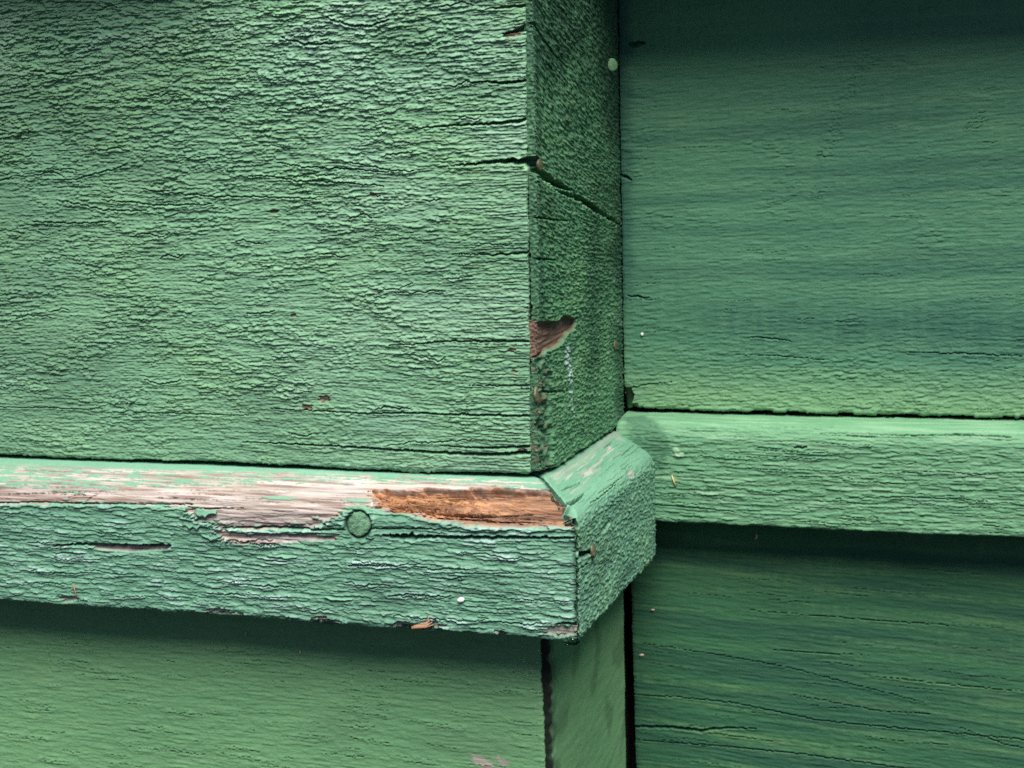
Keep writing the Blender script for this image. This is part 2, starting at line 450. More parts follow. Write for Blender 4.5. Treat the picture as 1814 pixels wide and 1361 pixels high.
    for (x, z), a, b in zip([(-2.16,136.95),(-70.42,22.29),(-76.70,19.52),(-50.24,89.01),(-85.96,84.25),(-5.23,39.06),(-4.47,32.22),(-80.42,50.00),(-2.28,6.87)], (3.2, 2.6, 3.0, 2.4, 1.8, 1.6, 1.2, 1.2, 2.0), (0.9, 1.2, 0.8, 0.7, 0.7, 0.7, 0.5, 0.6, 0.6)):
        q = ((U - x) / a) ** 2 + ((V - z) / b) ** 2 + 0.9 * pn(U / 1.6, V / 0.6, 55)
        k = sstep(1.0, 0.6, q); wood = np.maximum(wood, k * 0.9); h -= 0.5 * k
    fx, fz = [(2.72,97.94)][0]
    h -= 9 * sstep(2.3, 1.5, np.hypot((U - fx) , (V - fz) * 1.0))
    chalk = 0.30 * sstep(0.35, 1.2, h) * sstep(-0.2, 0.5, pn(U / 35, V / 25, 60)) + 0.12 * sstep(-130, -30, U) * sstep(-0.4, 0.4, pn(U / 40, V / 20, 55))  # chalking and painted sheen on raised flakes; right half painted as if better lit
    return h.astype(np.float32), pack(U, brown=wood, chalk=chalk, warm=warm, stain=0.24 * sstep(0.0, 0.7, fbm(U / 60, V / 22, 61, 3) + 0.55 * sstep(-120, -200, U)))  # patchy darker tone, strongest towards the left end

us = axis_samples(-330, 2.4, 0.27, -202, 2.4)
ss = np.concatenate([np.array([-16, -8, -3, -1.2, -0.6, -0.3]), axis_samples(0.0, 250, 0.235, 0.0, 159)])
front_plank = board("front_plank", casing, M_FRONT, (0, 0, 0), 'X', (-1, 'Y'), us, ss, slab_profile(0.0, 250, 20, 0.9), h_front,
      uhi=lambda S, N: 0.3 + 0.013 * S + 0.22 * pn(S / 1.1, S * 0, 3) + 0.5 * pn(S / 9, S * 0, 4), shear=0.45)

def h_side(U, V):
    bend = 0.55 * (40 - U) * sstep(20, 140, V) * 0.9
    vv = V + 2.0 * pn(U / 60, V / 30, 61) - bend * 0.75
    d1, d2, rv, oy = worley(U / 3.2, vv / 0.62, 62)
    h = 0.80 * np.clip(1 - d1 * 1.3, 0, 1) * rv
    h += 0.34 * scales(U, vv, 1.3, 14, 63, 0.8, 0.1) + 0.20 * pn(U / 5, vv / 0.6, 64) + 0.16 * pn(U / 16, vv / 1.1, 60) + 0.3 * pn(U / 30, V / 12, 65)
    h = crack(h, U, V, [(-4.69,142.40),(3.32,138.59),(18.45,132.89),(38.87,128.92)], (0.9, 0.7, 0.3), 4, 1, 0.3)
    h = crack(h, U, V, [(-1.19,96.15),(6.00,94.07),(15.34,91.93),(31.84,89.83),(40.15,88.83)], (3.0, 2.6, 0.4), 8, 2, 0.9, 0.3)
    h = crack(h, U, V, [(17.12,89.77),(31.67,87.61),(49.33,86.06),(75.95,80.86),(96.67,77.26),(108.91,74.58)], (0.4, 2.4, 0.9), 8, 21, 1.0, 0.3)
    h = crack(h, U, V, [(-10.07,81.45),(8.07,80.28),(34.49,78.82)], (0.7, 0.5, 0.3), 3, 3, 0.3)
    h = crack(h, U, V, [(-11.08,68.62),(3.97,67.66),(19.97,66.64)], (0.8, 0.6, 0.3), 3, 4, 0.3)
    h = crack(h, U, V, [(0.73,25.60),(20.09,23.52),(30.35,22.51)], (0.6, 0.5, 0.3), 3, 5, 0.3)
    # torn patch of bare brown wood
    uw = U + 2.0 * pn(U / 5, V / 2.0, 66); vw = V + 0.7 * pn(U / 6, V / 2, 67)
    sdv = in_poly(uw, vw, [(-15.51,49.48),(18.48,46.73),(28.71,47.49),(44.23,45.74),(41.82,42.68),(30.98,40.68),(22.57,38.54),(9.32,38.13),(0.32,36.43),(-16.43,37.83)])
    k = sstep(-0.15, 0.25, sdv)
    h = h * (1 - 0.85 * k) - 1.5 * k + k * 0.25 * pn(U / 8, V / 1.0, 68)
    # corner strip, worn away towards the bottom
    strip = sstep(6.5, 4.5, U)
    ero = sstep(40, 26, V) * sstep(13 + 4 * pn(V / 5, V * 0, 69), 8, U)
    h = h * (1 - 0.25 * strip) - ero * (1.4 + 1.3 * pn(U / 3, V / 2.2, 70))
    for (a, z), r in zip([(1.51,35.75),(1.11,14.15),(-8.92,20.19),(-5.46,9.82)], (2.2, 2.0, 2.5, 2.0)):
        h -= 1.6 * sstep(1.2, 0.4, np.hypot((U - a) / (r * 2), (V - z) / r) + 0.4 * pn(U / 2, V / 1.2, 71))
    # damp dark growth in the middle, lichen at the back edge
    dm = 0.72 * sstep(-0.05, 0.55, fbm(U / 30, V / 26, 72, 3) + 0.5 * np.exp(-((U - 75) / 28) ** 2) * sstep(5, 40, V) + 0.35 * sstep(90, 150, V) - 0.15)
    spk = sstep(0.15, 0.55, pn(U / 3.0, V / 0.8, 73))
    stain = np.maximum(0.9 * dm * (0.45 + 0.55 * spk), 0.30 * spk * sstep(0.3, -0.3, h - 0.2))
    stain = np.maximum(np.maximum(stain, 0.5 * ero), 0.70 * strip * (0.8 + 0.6 * pn(V / 1.3, U / 0.9, 59)))  # corner strip toned darker throughout
    (ha, hz), = [(-3.47,97.69)]
    hol = sstep(1.15, 0.85, np.hypot((U - ha) / 7.5, (V - hz) / 2.0) + 0.2 * pn(U / 2, V / 2, 78))
    h -= 9 * hol
    stain = np.maximum(stain, hol)  # darkness inside the hole is painted in
    lich = 0.55 * sstep(85, 104, U) * sstep(-0.1, 0.5, pn(U / 12, V / 9, 74))
    lx, lz = zip(*[(29.85,34.74),(29.68,32.49),(31.56,29.41),(32.72,26.02),(33.17,22.52),(34.87,16.51),(35.98,12.09)])
    dl, tl = polyline_dist(U + 1.4 * pn(U / 2, V / 1, 75), V, list(zip(lx, lz)))
    wht = sstep(2.6, 1.2, dl / np.interp(tl, [0, 0.3, 0.5, 1], [1.6, 1.4, 0.6, 0.25])) * sstep(-0.3, 0.2, pn(U / 2, V / 1.2, 76) + 0.25 - 0.3 * tl)
    chalk = np.maximum(np.maximum(lich * 0.4, 0.0 * strip), wht)
    h += 0.5 * wht
    brown = np.maximum(k, 0.5 * ero * sstep(0, 0.5, pn(U / 4, V / 3, 77)))
    grm = sstep(0.0, 0.65, 0.60 * sstep(95, 150, V) + 0.5 * sstep(70, 108, U) + 0.5 * fbm(U / 25, V / 18, 56, 3))
    stain = np.maximum(stain, grm * (0.62 + 0.33 * spk))
    band = np.exp(-((U - 66 - 0.10 * (V - 40)) / 13) ** 2) * sstep(12, 30, V) * sstep(130, 70, V)
    stain = np.maximum(stain, band * (0.5 + 0.5 * spk))
    warm = 0.7 * sstep(0.25, 0.65, h) * sstep(-0.3, 0.3, pn(U / 25, V / 18, 79))
    return h.astype(np.float32), pack(U, brown=brown, stain=stain * (1 - k), chalk=chalk, warm=warm * (1 - k))

us = np.concatenate([np.arange(0.4, 12, 0.35), np.arange(12, 110.5, 0.55)])
ss = np.concatenate([np.array([-14, -6, -2, -0.8, -0.4]), axis_samples(0.0, 250, 0.27, 0.0, 160)])
side_plank = board("side_plank", casing, M_SIDE, (4.5, 0, 0.0), 'Y', (1, 'X'), us, ss, slab_profile(-0.3, 250, 3.6, 0.6), h_side,
      ulo=lambda S, N: 0.4 + 0.05 * pn(S / 1.2, S * 0, 8) + 0.3 * pn(S / 12, S * 0, 9), uhi=lambda S, N: 109.6 + 0 * S, shear=0.3, ends=(0.2, 0.45, 0.7, 1.0, 1.3, 1.6, 2.0, 2.4, 3.0), end_rough=0.35)

# ------------------------------------------------------------------ trim that wraps the corner
trim = empty("corner_trim", (-90, -8, -49), "projecting green trim wrapped around the corner, its front split open to bare orange wood", "trim")

def h_trim(U, S):
    V = S
    vv = V + 1.2 * pn(U / 70, V / 22, 81) + 0.35 * pn(U / 24, V / 8, 82) + 0.012 * U
    face = sstep(-11, -16, V)
    h = (0.35 + 0.65 * face) * ((0.8 + 0.4 * pn(U / 30, V / 9, 79)) * (0.36 * scales(U, vv, 1.4, 15, 83, 0.5, 0.15) + 0.27 * scales(U, vv, 0.8, 7, 84, 0.6, 0.2)))
    h += 0.10 * plates(U, vv, 11, 2.4, 85, 2.5) * face + 0.08 * pn(U / 1.1, V / 0.5, 86) + 0.09 * pn(U / 3.0, V / 0.8, 89) + 0.35 * pn(U / 70, V / 25, 87)
    d1, d2, rv, oy = worley((U + 0.8 * pn(U / 1.5, V / 0.8, 88)) / 6.0, (vv + 0.2 * pn(U / 1.4, V / 0.8, 80)) / 1.1, 85)
    h += face * sstep(0.4, 0.5, rv) * (0.10 + 0.15 * rv - 0.22 * oy) * sstep(0.02, 0.10, d2 - d1)
    C = crack
    # where the paint is gone
    uw = U + 3.4 * pn(U / 5.5, V / 0.8, 90) + 1.6 * pn(U / 1.6, V / 0.5, 91)
    vw = V + 0.75 * pn(U / 6, V / 1.2, 92) + 0.25 * pn(U / 1.5, V / 0.6, 92)
    g1 = in_poly(uw, vw, [(-205.01,-7.16),(-191.02,-7.01),(-163.68,-6.72),(-141.97,-5.56),(-117.05,-3.09),(-100.66,-1.66),(-80.67,0.51),(-56.89,2.30),(-33.32,2.98),(-6.42,3.04),(8.14,0.91),(13.99,-4.48),(16.62,-10.15),(17.30,-13.50),(-6.45,-14.56),(-21.43,-14.15),(-40.80,-11.37),(-49.60,-11.18),(-57.34,-12.07),(-63.16,-14.14),(-68.30,-17.54),(-86.63,-18.94),(-100.72,-19.20),(-102.25,-24.25),(-104.28,-23.00),(-104.43,-18.22),(-114.64,-15.99),(-115.24,-12.97),(-137.20,-12.71),(-163.68,-13.57),(-202.80,-15.14)])
    g2 = in_poly(uw, vw, [(-101.65,-20.96),(-86.69,-20.08),(-60.39,-19.42),(-62.47,-21.38),(-84.81,-23.59),(-100.37,-24.35)])
    g3 = in_poly(U + 0.8 * pn(U / 4, V / 0.6, 93), V, [(-152.31,-27.66),(-144.52,-27.09),(-122.72,-26.21),(-123.66,-27.62),(-138.07,-29.12),(-151.27,-28.80)])
    mixband = in_poly(U, V, [(-211.03,2.76),(-128.61,3.19),(-65.80,4.62),(-6.91,4.89),(4.64,3.90),(-6.22,2.26),(-64.23,0.26),(-124.95,-4.64),(-204.13,-8.73)])
    spk = fbm(U / 9, V / 0.9, 94, 4, 0.6) + 0.25 * np.exp(-((U + 120) / 60) ** 2)
    wood = np.maximum(np.maximum(sstep(-0.06, 0.06, g1), sstep(-0.06, 0.06, g2)), sstep(-0.1, 0.1, g3))
    wood = np.maximum(wood, sstep(0.06, 0.16, spk) * sstep(-1.0, 0.5, mixband) * 0.95)
    # islands of paint left on the bare strip
    isl = sstep(0.20, 0.28, fbm(U / 11, V / 1.2, 95, 4, 0.6)) * sstep(2.8, 1.0, np.abs(g1))
    wood = wood * (1 - isl)
    for (x, s), a, b in zip([(-82.54,-7.84),(-54.53,-7.35),(-160.24,-9.16),(-49.60,-11.18)], (7, 6, 4, 5), (0.9, 1.0, 0.5, 1.0)):
        q = ((uw - x) / a) ** 2 + ((V - s) / b) ** 2
        wood = wood * (1 - 0.85 * sstep(1.1, 0.8, q))
    # chips along the lower edge
    eb = zeros(U)
    for (x, s), a, b in zip([(-164.19,-46.84),(-104.84,-48.13),(-66.71,-48.43),(-35.06,-48.43),(-28.60,-47.39),(12.10,-46.71),(16.67,-45.86),(-5.64,-48.87)], (3.5, 6, 5, 8, 2.5, 5, 4, 3), (1.0, 1.1, 1.0, 1.5, 2.0, 1.8, 1.4, 1.0)):
        q = ((uw - x) / a) ** 2 + ((vw - s) / b) ** 2
        eb = np.maximum(eb, sstep(1.1, 0.85, q))
    wood = np.maximum(wood, eb * 0.7)
    # orange pit
    o1 = in_poly(uw * 0.8 + U * 0.2, vw, [(-52.86,-2.41),(-45.83,-0.94),(-39.60,-1.96),(-32.50,0.31),(-24.57,-0.33),(-11.75,1.69),(-0.25,0.98),(9.96,1.01),(14.70,-5.20),(17.65,-13.31),(-2.75,-14.57),(-15.78,-14.44),(-27.14,-13.33),(-34.03,-11.45),(-40.69,-12.11),(-42.85,-10.70),(-48.35,-10.56),(-47.97,-7.51),(-51.00,-5.55)])
    rot = sstep(-0.1, 0.9, o1 + 0.7 * pn(U / 5, V / 0.7, 78))
    brow = zeros(U)
    for pts, w in (([(-14.19,-10.78),(-3.22,-9.51),(7.72,-8.99),(15.72,-9.01)], 1.8), ([(6.14,-2.33),(14.54,-2.90)], 1.3)):
        d, _ = polyline_dist(U, vw, pts); brow = np.maximum(brow, sstep(w * 0.7, w * 0.45, d + 0.3 * pn(U / 5, V / 0.7, 96)) * 0.8)
    flat = in_poly(U, vw, [(-27.18,-12.79),(-2.87,-11.93),(17.48,-11.21),(18.01,-13.47),(-6.45,-14.56),(-21.43,-14.33)])
    brow = np.maximum(brow, 0.55 * sstep(-0.05, 0.1, flat))
    brow = np.maximum(brow, 0.85 * sstep(0.02, 0.28, fbm(U / 22, V / 1.1, 105, 3)) * sstep(-50, -5, U) * sstep(0, 0.5, o1))
    brow = np.maximum(brow, 0.8 * sstep(0.15, 0.4, fbm(U / 9, V / 1.3, 106, 3)) * sstep(0, 0.8, o1))
    brow = np.maximum(brow, (0.45 + 0.4 * pn(U / 14, V / 0.8, 77)) * sstep(-32, 6, U) * sstep(0, 0.6, o1))
    core = sstep(0.2, 1.6, o1)
    bare = np.maximum(np.maximum(wood, rot), brow)
    grain = 0.20 * pn(U / 26, V / 0.75, 97) + 0.12 * pn(U / 9, V / 0.4, 98) + 0.22 * plates(U, V, 22, 1.7, 89, 2.2) * 0.8
    pit = 1.3 * scales(U, V + 0.9 * pn(U / 8, V / 3, 99), 1.7, 9, 100, 1.0, 0.3) + 0.7 * scales(U, V, 0.85, 4.5, 101, 1.0, 0.3) + 0.7 * pn(U / 5, V / 1.1, 102) + 0.35 * pn(U / 1.6, V / 0.6, 88)
    h = h * (1 - bare) + bare * (-0.55 + grain + 0.35 * scales(U, vv, 2.8, 20, 103, 0.7, 0.0))
    rough_end = sstep(4, -14, U)
    h += rot * (1 - brow * 0.7) * (-0.7 + (0.35 + 0.75 * rough_end) * pit) - core * (1.9 + 1.2 * rough_end) - brow * 0.9
    h -= 1.0 * sstep(-0.1, 0.1, g3) + 0.5 * eb
    # curled lips of paint along the bare edge
    h += 0.55 * np.exp(-((g1 + 0.55) / 0.4) ** 2) * (1 - wood) * sstep(-8, -12, V)
    h += 0.5 * np.exp(-((o1 + 0.3) / 0.35) ** 2) * sstep(-0.2, 0.3, pn(U / 5, V / 2, 104))
    h = C(h, U, V, [(-102.19,-19.27),(-84.55,-18.28),(-68.32,-18.10),(-58.33,-17.65)], (0.4, 0.8, 0.5), 3, 110, 0.15)
    h = C(h, U, V, [(-50.41,-16.91),(-40.65,-16.65),(-25.26,-15.77)], (0.3, 0.4, 0.3), 2, 111, 0.15)
    h = C(h, U, V, [(-44.62,-18.86),(-36.85,-18.50),(-29.17,-18.51),(-12.13,-18.06),(2.71,-17.36),(18.70,-16.78)], (0.9, 1.3, 0.8), 4, 112, 0.3, 0.35)
    h = C(h, U, V, [(-42.30,-19.31),(-34.94,-18.96),(-27.26,-18.60)], (0.8, 2.2, 0.4), 4, 113, 0.2)
    h = C(h, U, V, [(-57.23,-29.34),(-50.89,-28.82),(-40.11,-28.43)], 0.7, 2.4, 114, 0.3, 0.3)
    h = C(h, U, V, [(-168.08,-28.64),(-160.11,-27.45),(-146.73,-27.19),(-131.37,-26.64),(-122.27,-26.00)], (0.5, 1.3, 1.0), 3.5, 115, 0.25, 0.2)
    h = C(h, U, V, [(-198.05,-14.14),(-188.75,-14.17),(-174.99,-13.43),(-161.45,-13.29),(-137.22,-12.52),(-113.75,-11.57)], (0.3, 0.6, 0.5), 2, 116, 0.2)
    h = C(h, U, V, [(-198.49,-11.16),(-184.60,-11.02),(-162.45,-9.25),(-141.02,-7.49)], (0.2, 0.5, 0.3), 1.5, 117, 0.2)
    h = C(h, U, V, [(-115.62,-13.55),(-100.97,-12.58),(-94.79,-12.14)], (0.2, 0.6, 0.3), 2, 118, 0.2)
    h = C(h, U, V, [(-154.82,-12.64),(-151.21,-9.44),(-150.19,-7.70)], (0.3, 0.4, 0.2), 1.2, 119, 0.1)
    h = C(h, U, V, [(-161.78,-11.34),(-158.81,-9.98),(-158.24,-8.60)], (0.3, 0.4, 0.2), 1.2, 120, 0.1)
    h = C(h, U, V, [(-51.12,-2.86),(-38.84,-4.33),(-27.89,-2.12),(-13.12,-0.25)], (0.4, 0.9, 0.4), 2.5, 121, 0.4)
    h = C(h, U, V, [(-41.27,-9.03),(-25.60,-10.33),(-16.03,-11.04),(-6.94,-9.49),(3.86,-8.10)], (0.3, 0.9, 0.5), 2.5, 122, 0.4)
    h = C(h, U, V, [(-31.48,-30.18),(-12.46,-29.51),(4.28,-28.41),(18.48,-27.99)], 0.35, 1.2, 123, 0.15, 0.2)
    h = C(h, U, V, [(12.15,-44.53),(15.80,-43.93),(18.88,-44.09)], (0.5, 1.0, 1.2), 3, 124, 0.2)
    h = C(h, U, V, [(-57.26,3.39),(-41.39,3.65),(-18.05,3.78)], (0.2, 0.35, 0.2), 1.5, 125, 0.2)
    rr = random.Random(9)
    for k in range(34):
        u0 = rr.uniform(-195, 0); v0 = rr.uniform(-46, -22); ln = rr.uniform(6, 26)
        pts = [(u0 + ln * t, v0 + rr.uniform(-0.6, 0.6)) for t in (0, 0.35, 0.7, 1)]
        h = C(h, U, V, pts, rr.uniform(0.25, 0.6), rr.uniform(0.8, 1.8), 130 + k, 0.45, 0.3)
    bu = [(-188.96,-12.01),(-50.75,-10.28),(-193.19,-3.29)]
    for k in range(44):
        u0 = rr.uniform(-195, bu[1][0]); v0 = rr.uniform(bu[1][1], bu[2][1]); ln = rr.uniform(3, 22)
        pts = [(u0 + ln * t, v0 + rr.uniform(-0.15, 0.15)) for t in (0, 0.35, 0.7, 1)]
        h = np.where(wood > 0.5, C(h.copy(), U, V, pts, rr.uniform(0.2, 0.45), rr.uniform(0.4, 1.3), 180 + k, 0.15, 0.0), h)
    grime = 0.75 * sstep(-0.05, 0.5, fbm(U / 26, V / 1.5, 107, 3)) * wood * (1 - rot)
    grime = np.maximum(grime, 0.5 * wood * (1 - rot) * sstep(-115, -150, U) * sstep(0.8, 0.1, np.abs(V - bu[0][1]) - 1.6 + 0.6 * pn(U / 8, V / 1, 108)))
    for k in range(16):
        u0 = rr.uniform(-48, -4); v0 = rr.uniform(bu[1][1] - 4.5, bu[1][1] + 5.5); ln = rr.uniform(6, 24)
        pts = [(u0 + ln * t, v0 + rr.uniform(-0.35, 0.35)) for t in (0, 0.35, 0.7, 1)]
        h = np.where(o1 > 0.1, C(h.copy(), U, V, pts, rr.uniform(0.3, 0.7), rr.uniform(0.8, 2.2), 230 + k, 0.3, 0.1), h)
    # the socket round the nail
    (nx, nz), = [(-53.32,-15.75)]
    dn = np.hypot(U - nx, (V - nz))
    h = np.where(dn < 4.7, h - 1.7 * sstep(4.9, 4.2, dn + 0.4 * pn(U / 2, V / 2, 126)), h)
    h += 0.5 * np.exp(-((dn - 5.6) / 0.8) ** 2) * sstep(-0.4, 0.3, pn(U / 3, V / 3, 127))
    wood = wood * sstep(5.5, 7.5, dn)
    (hx, hz), = [(15.86,-7.91)]
    dh = np.hypot((U - hx), (V - hz))
    h -= 8 * sstep(2.6, 1.8, dh)
    hole = sstep(2.7, 2.2, dh)
    chalk = 0.55 * sstep(0.28, 0.85, h - 0.35 * pn(U / 70, V / 25, 87)) * sstep(-0.6, 0.3, pn(U / 22, V / 9, 128)) * face  # chalking mixed with a painted bluish sky sheen on the raised lips
    mit = sstep(1.6, 0.2, (3.9 + np.interp(S, TRIM[0], TRIM[2])) - U + 0.5 * pn(S / 2, U * 0, 109))
    stain = np.maximum(np.maximum(0.8 * np.exp(-((dn - 4.5) / 0.45) ** 2) + 0.25 * sstep(0.1, 0.6, pn(U / 30, V / 10, 129)) * face, hole), 0.7 * mit)  # recess shade painted at nail rim, hole and mitre, over patchy stain
    return h.astype(np.float32), pack(U, wood=wood, rot=rot, brown=np.maximum(brow, grime), chalk=chalk, stain=stain)

us = axis_samples(-330, 20.0, 0.27, -205, 20.0)
smin, smax = TRIM[0][0], TRIM[0][-1]
ss = np.concatenate([[smin], np.arange(-66, -51.5, 1.5), np.arange(-51.2, smax - 7.5, 0.24), np.arange(smax - 7.2, smax, 1.2), [smax]])
front_rail = board("front_rail", trim, M_TRIM, (0, 0, 0), 'X', (-1, 'Y'), us, ss, TRIM, h_trim,
      uhi=lambda S, N: 3.9 + N + 0.35 * pn(S / 1.8, S * 0, 12) - 0.8 * sstep(0.1, 0.6, pn(S / 4.5, S * 0, 13)), shear=0.35, mitre=1.0)
front_rail["label"] = "front rail with a bleached bare strip and an orange pit"

def h_strim(U, S):
    V = S
    vv = V + 1.0 * pn(U / 30, V / 12, 141)
    face = sstep(-9, -14, V)
    d1, d2, rv, oy = worley(U / 3.2, vv / 0.95, 142)
    h = face * (0.55 * np.clip(1 - d1 * 1.3, 0, 1) * rv + 0.25 * pn(U / 2.4, vv / 0.7, 143))
    h += 0.22 * scales(U, vv, 1.6, 12, 144, 1.0, 0.1) + 0.12 * pn(U / 14, vv / 1.4, 145) + 0.3 * pn(U / 30, V / 12, 146)
    wsp = fbm(U / 22, V / 1.5, 147, 4, 0.6)
    top = in_poly(U, V, [(3.62,2.40),(43.45,2.76),(71.88,2.94),(73.64,-1.43),(34.19,-2.36),(3.25,-3.13)])
    wood = sstep(-0.05, 0.30, wsp) * sstep(-2.6, 1.2, top) * 0.6
    (wx, wz), = [(60.96,-10.97)]
    wood = np.maximum(wood, 0.6 * sstep(1.1, 0.6, np.hypot((U - wx) / 4.5, (V - wz) / 1.8)))
    wood = np.maximum(wood, 0.45 * sstep(-1.2, 1.4, in_poly(U, V, [(4.84,4.98),(50.96,5.07),(103.82,6.76),(92.84,3.50),(90.81,0.17),(83.72,3.91),(37.02,3.09),(5.09,2.89)]) + 0.5 * pn(U / 8, V / 2, 162)))
    h += (1 - face) * (0.22 * scales(U, vv, 1.6, 26, 163, 0.7, 0.1) + 0.12 * pn(U / 10, V / 0.7, 164))
    h -= 0.25 * wood
    rr = random.Random(61)
    for k in range(18):
        u0 = rr.uniform(-12, 80); v0 = rr.uniform(-12, 1); ln = rr.uniform(6, 30)
        h = crack(h, U, V, [(u0 + ln * t, v0 + rr.uniform(-0.4, 0.4)) for t in (0, 0.4, 0.7, 1)], rr.uniform(0.25, 0.5), rr.uniform(0.5, 1.2), 170 + k, 0.4, 0.15)
    for pts, w, dp in (([(-7.83,-6.26),(1.67,-6.86),(10.59,-6.46)], (1.6, 0.9, 0.4), 3.0), ([(70.62,-3.49),(81.91,-3.29),(94.08,-3.21)], (0.5, 0.5, 0.3), 2), ([(66.76,2.66),(80.46,2.97),(81.83,1.38)], (0.5, 0.6, 0.3), 2),
                       ([(-0.50,-1.12),(14.08,-2.30),(17.75,-2.92)], (0.4, 0.5, 0.3), 2), ([(-13.09,-22.88),(-3.68,-24.24),(4.67,-25.32)], (2.2, 1.6, 1.0), 4), ([(19.05,-30.07),(20.72,-27.80),(22.30,-27.03)], (1.5, 2.2, 1.2), 3), ([(22.69,-44.02),(24.31,-42.90),(25.20,-41.20)], (1.4, 2.2, 1.2), 3),
                       ([(5.32,-47.06),(6.07,-46.71),(7.53,-46.55)], (1.8, 2.0, 1.4), 4), ([(15.16,-21.22),(20.43,-20.89),(24.26,-20.59)], (1.6, 2.0, 1.2), 4), ([(-14.71,-26.94),(-9.37,-27.20),(-2.55,-27.80)], (0.8, 0.5, 0.3), 2)):
        h = crack(h, U, V, pts, w, dp, 150 + int(pts[0][0]), 0.3, 0.15)
    (hx, hz), = [(-12.89,-8.13)]
    h -= 6 * sstep(1.2, 0.8, np.hypot((U - hx) / 3.6, (V - hz) / 2.2))
    stain = 0.5 * sstep(0.2, 0.6, pn(U / 3, V / 0.8, 160)) * sstep(0.3, -0.2, h - 0.15)
    stain = np.maximum(stain, 0.35 * sstep(0.1, 0.6, pn(U / 40, V / 8, 161)))
    tan = 0.7 * sstep(2.2, 5.2, S + 12 + 0) * 0
    chalk = 0.75 * sstep(-1.2, 1.4, in_poly(U, V, [(4.84,4.98),(50.96,5.07),(103.82,6.76),(92.84,3.50),(90.81,0.17),(83.72,3.91),(37.02,3.09),(5.09,2.89)]) + 0.5 * pn(U / 8, V / 2, 162))
    return h.astype(np.float32), pack(U, wood=wood, stain=stain * face, chalk=zeros(U), warm=0.5 * sstep(0.2, 0.5, h) * face)

us = np.arange(-15.0, 95.6, 0.45)
side_rail = board("side_rail", trim, M_TRIM, (4.5, 0, 0), 'Y', (1, 'X'), us, ss, TRIM, h_strim,
      ulo=lambda S, N: 0.9 - N + 0.5 * pn(S / 2.0, S * 0, 14) + 0.8 * sstep(0.1, 0.5, pn(S / 5, S * 0, 19)), shear=0.3, ends=(0.3, 1.0, 2.5, 6), mitre=1.0)

# ------------------------------------------------------------------ recessed wall: upper plank, lower plank
wall = empty("recessed_wall", (80, 118, -140), "recessed wall of dark brushed green planks to the right of the corner", "wall")

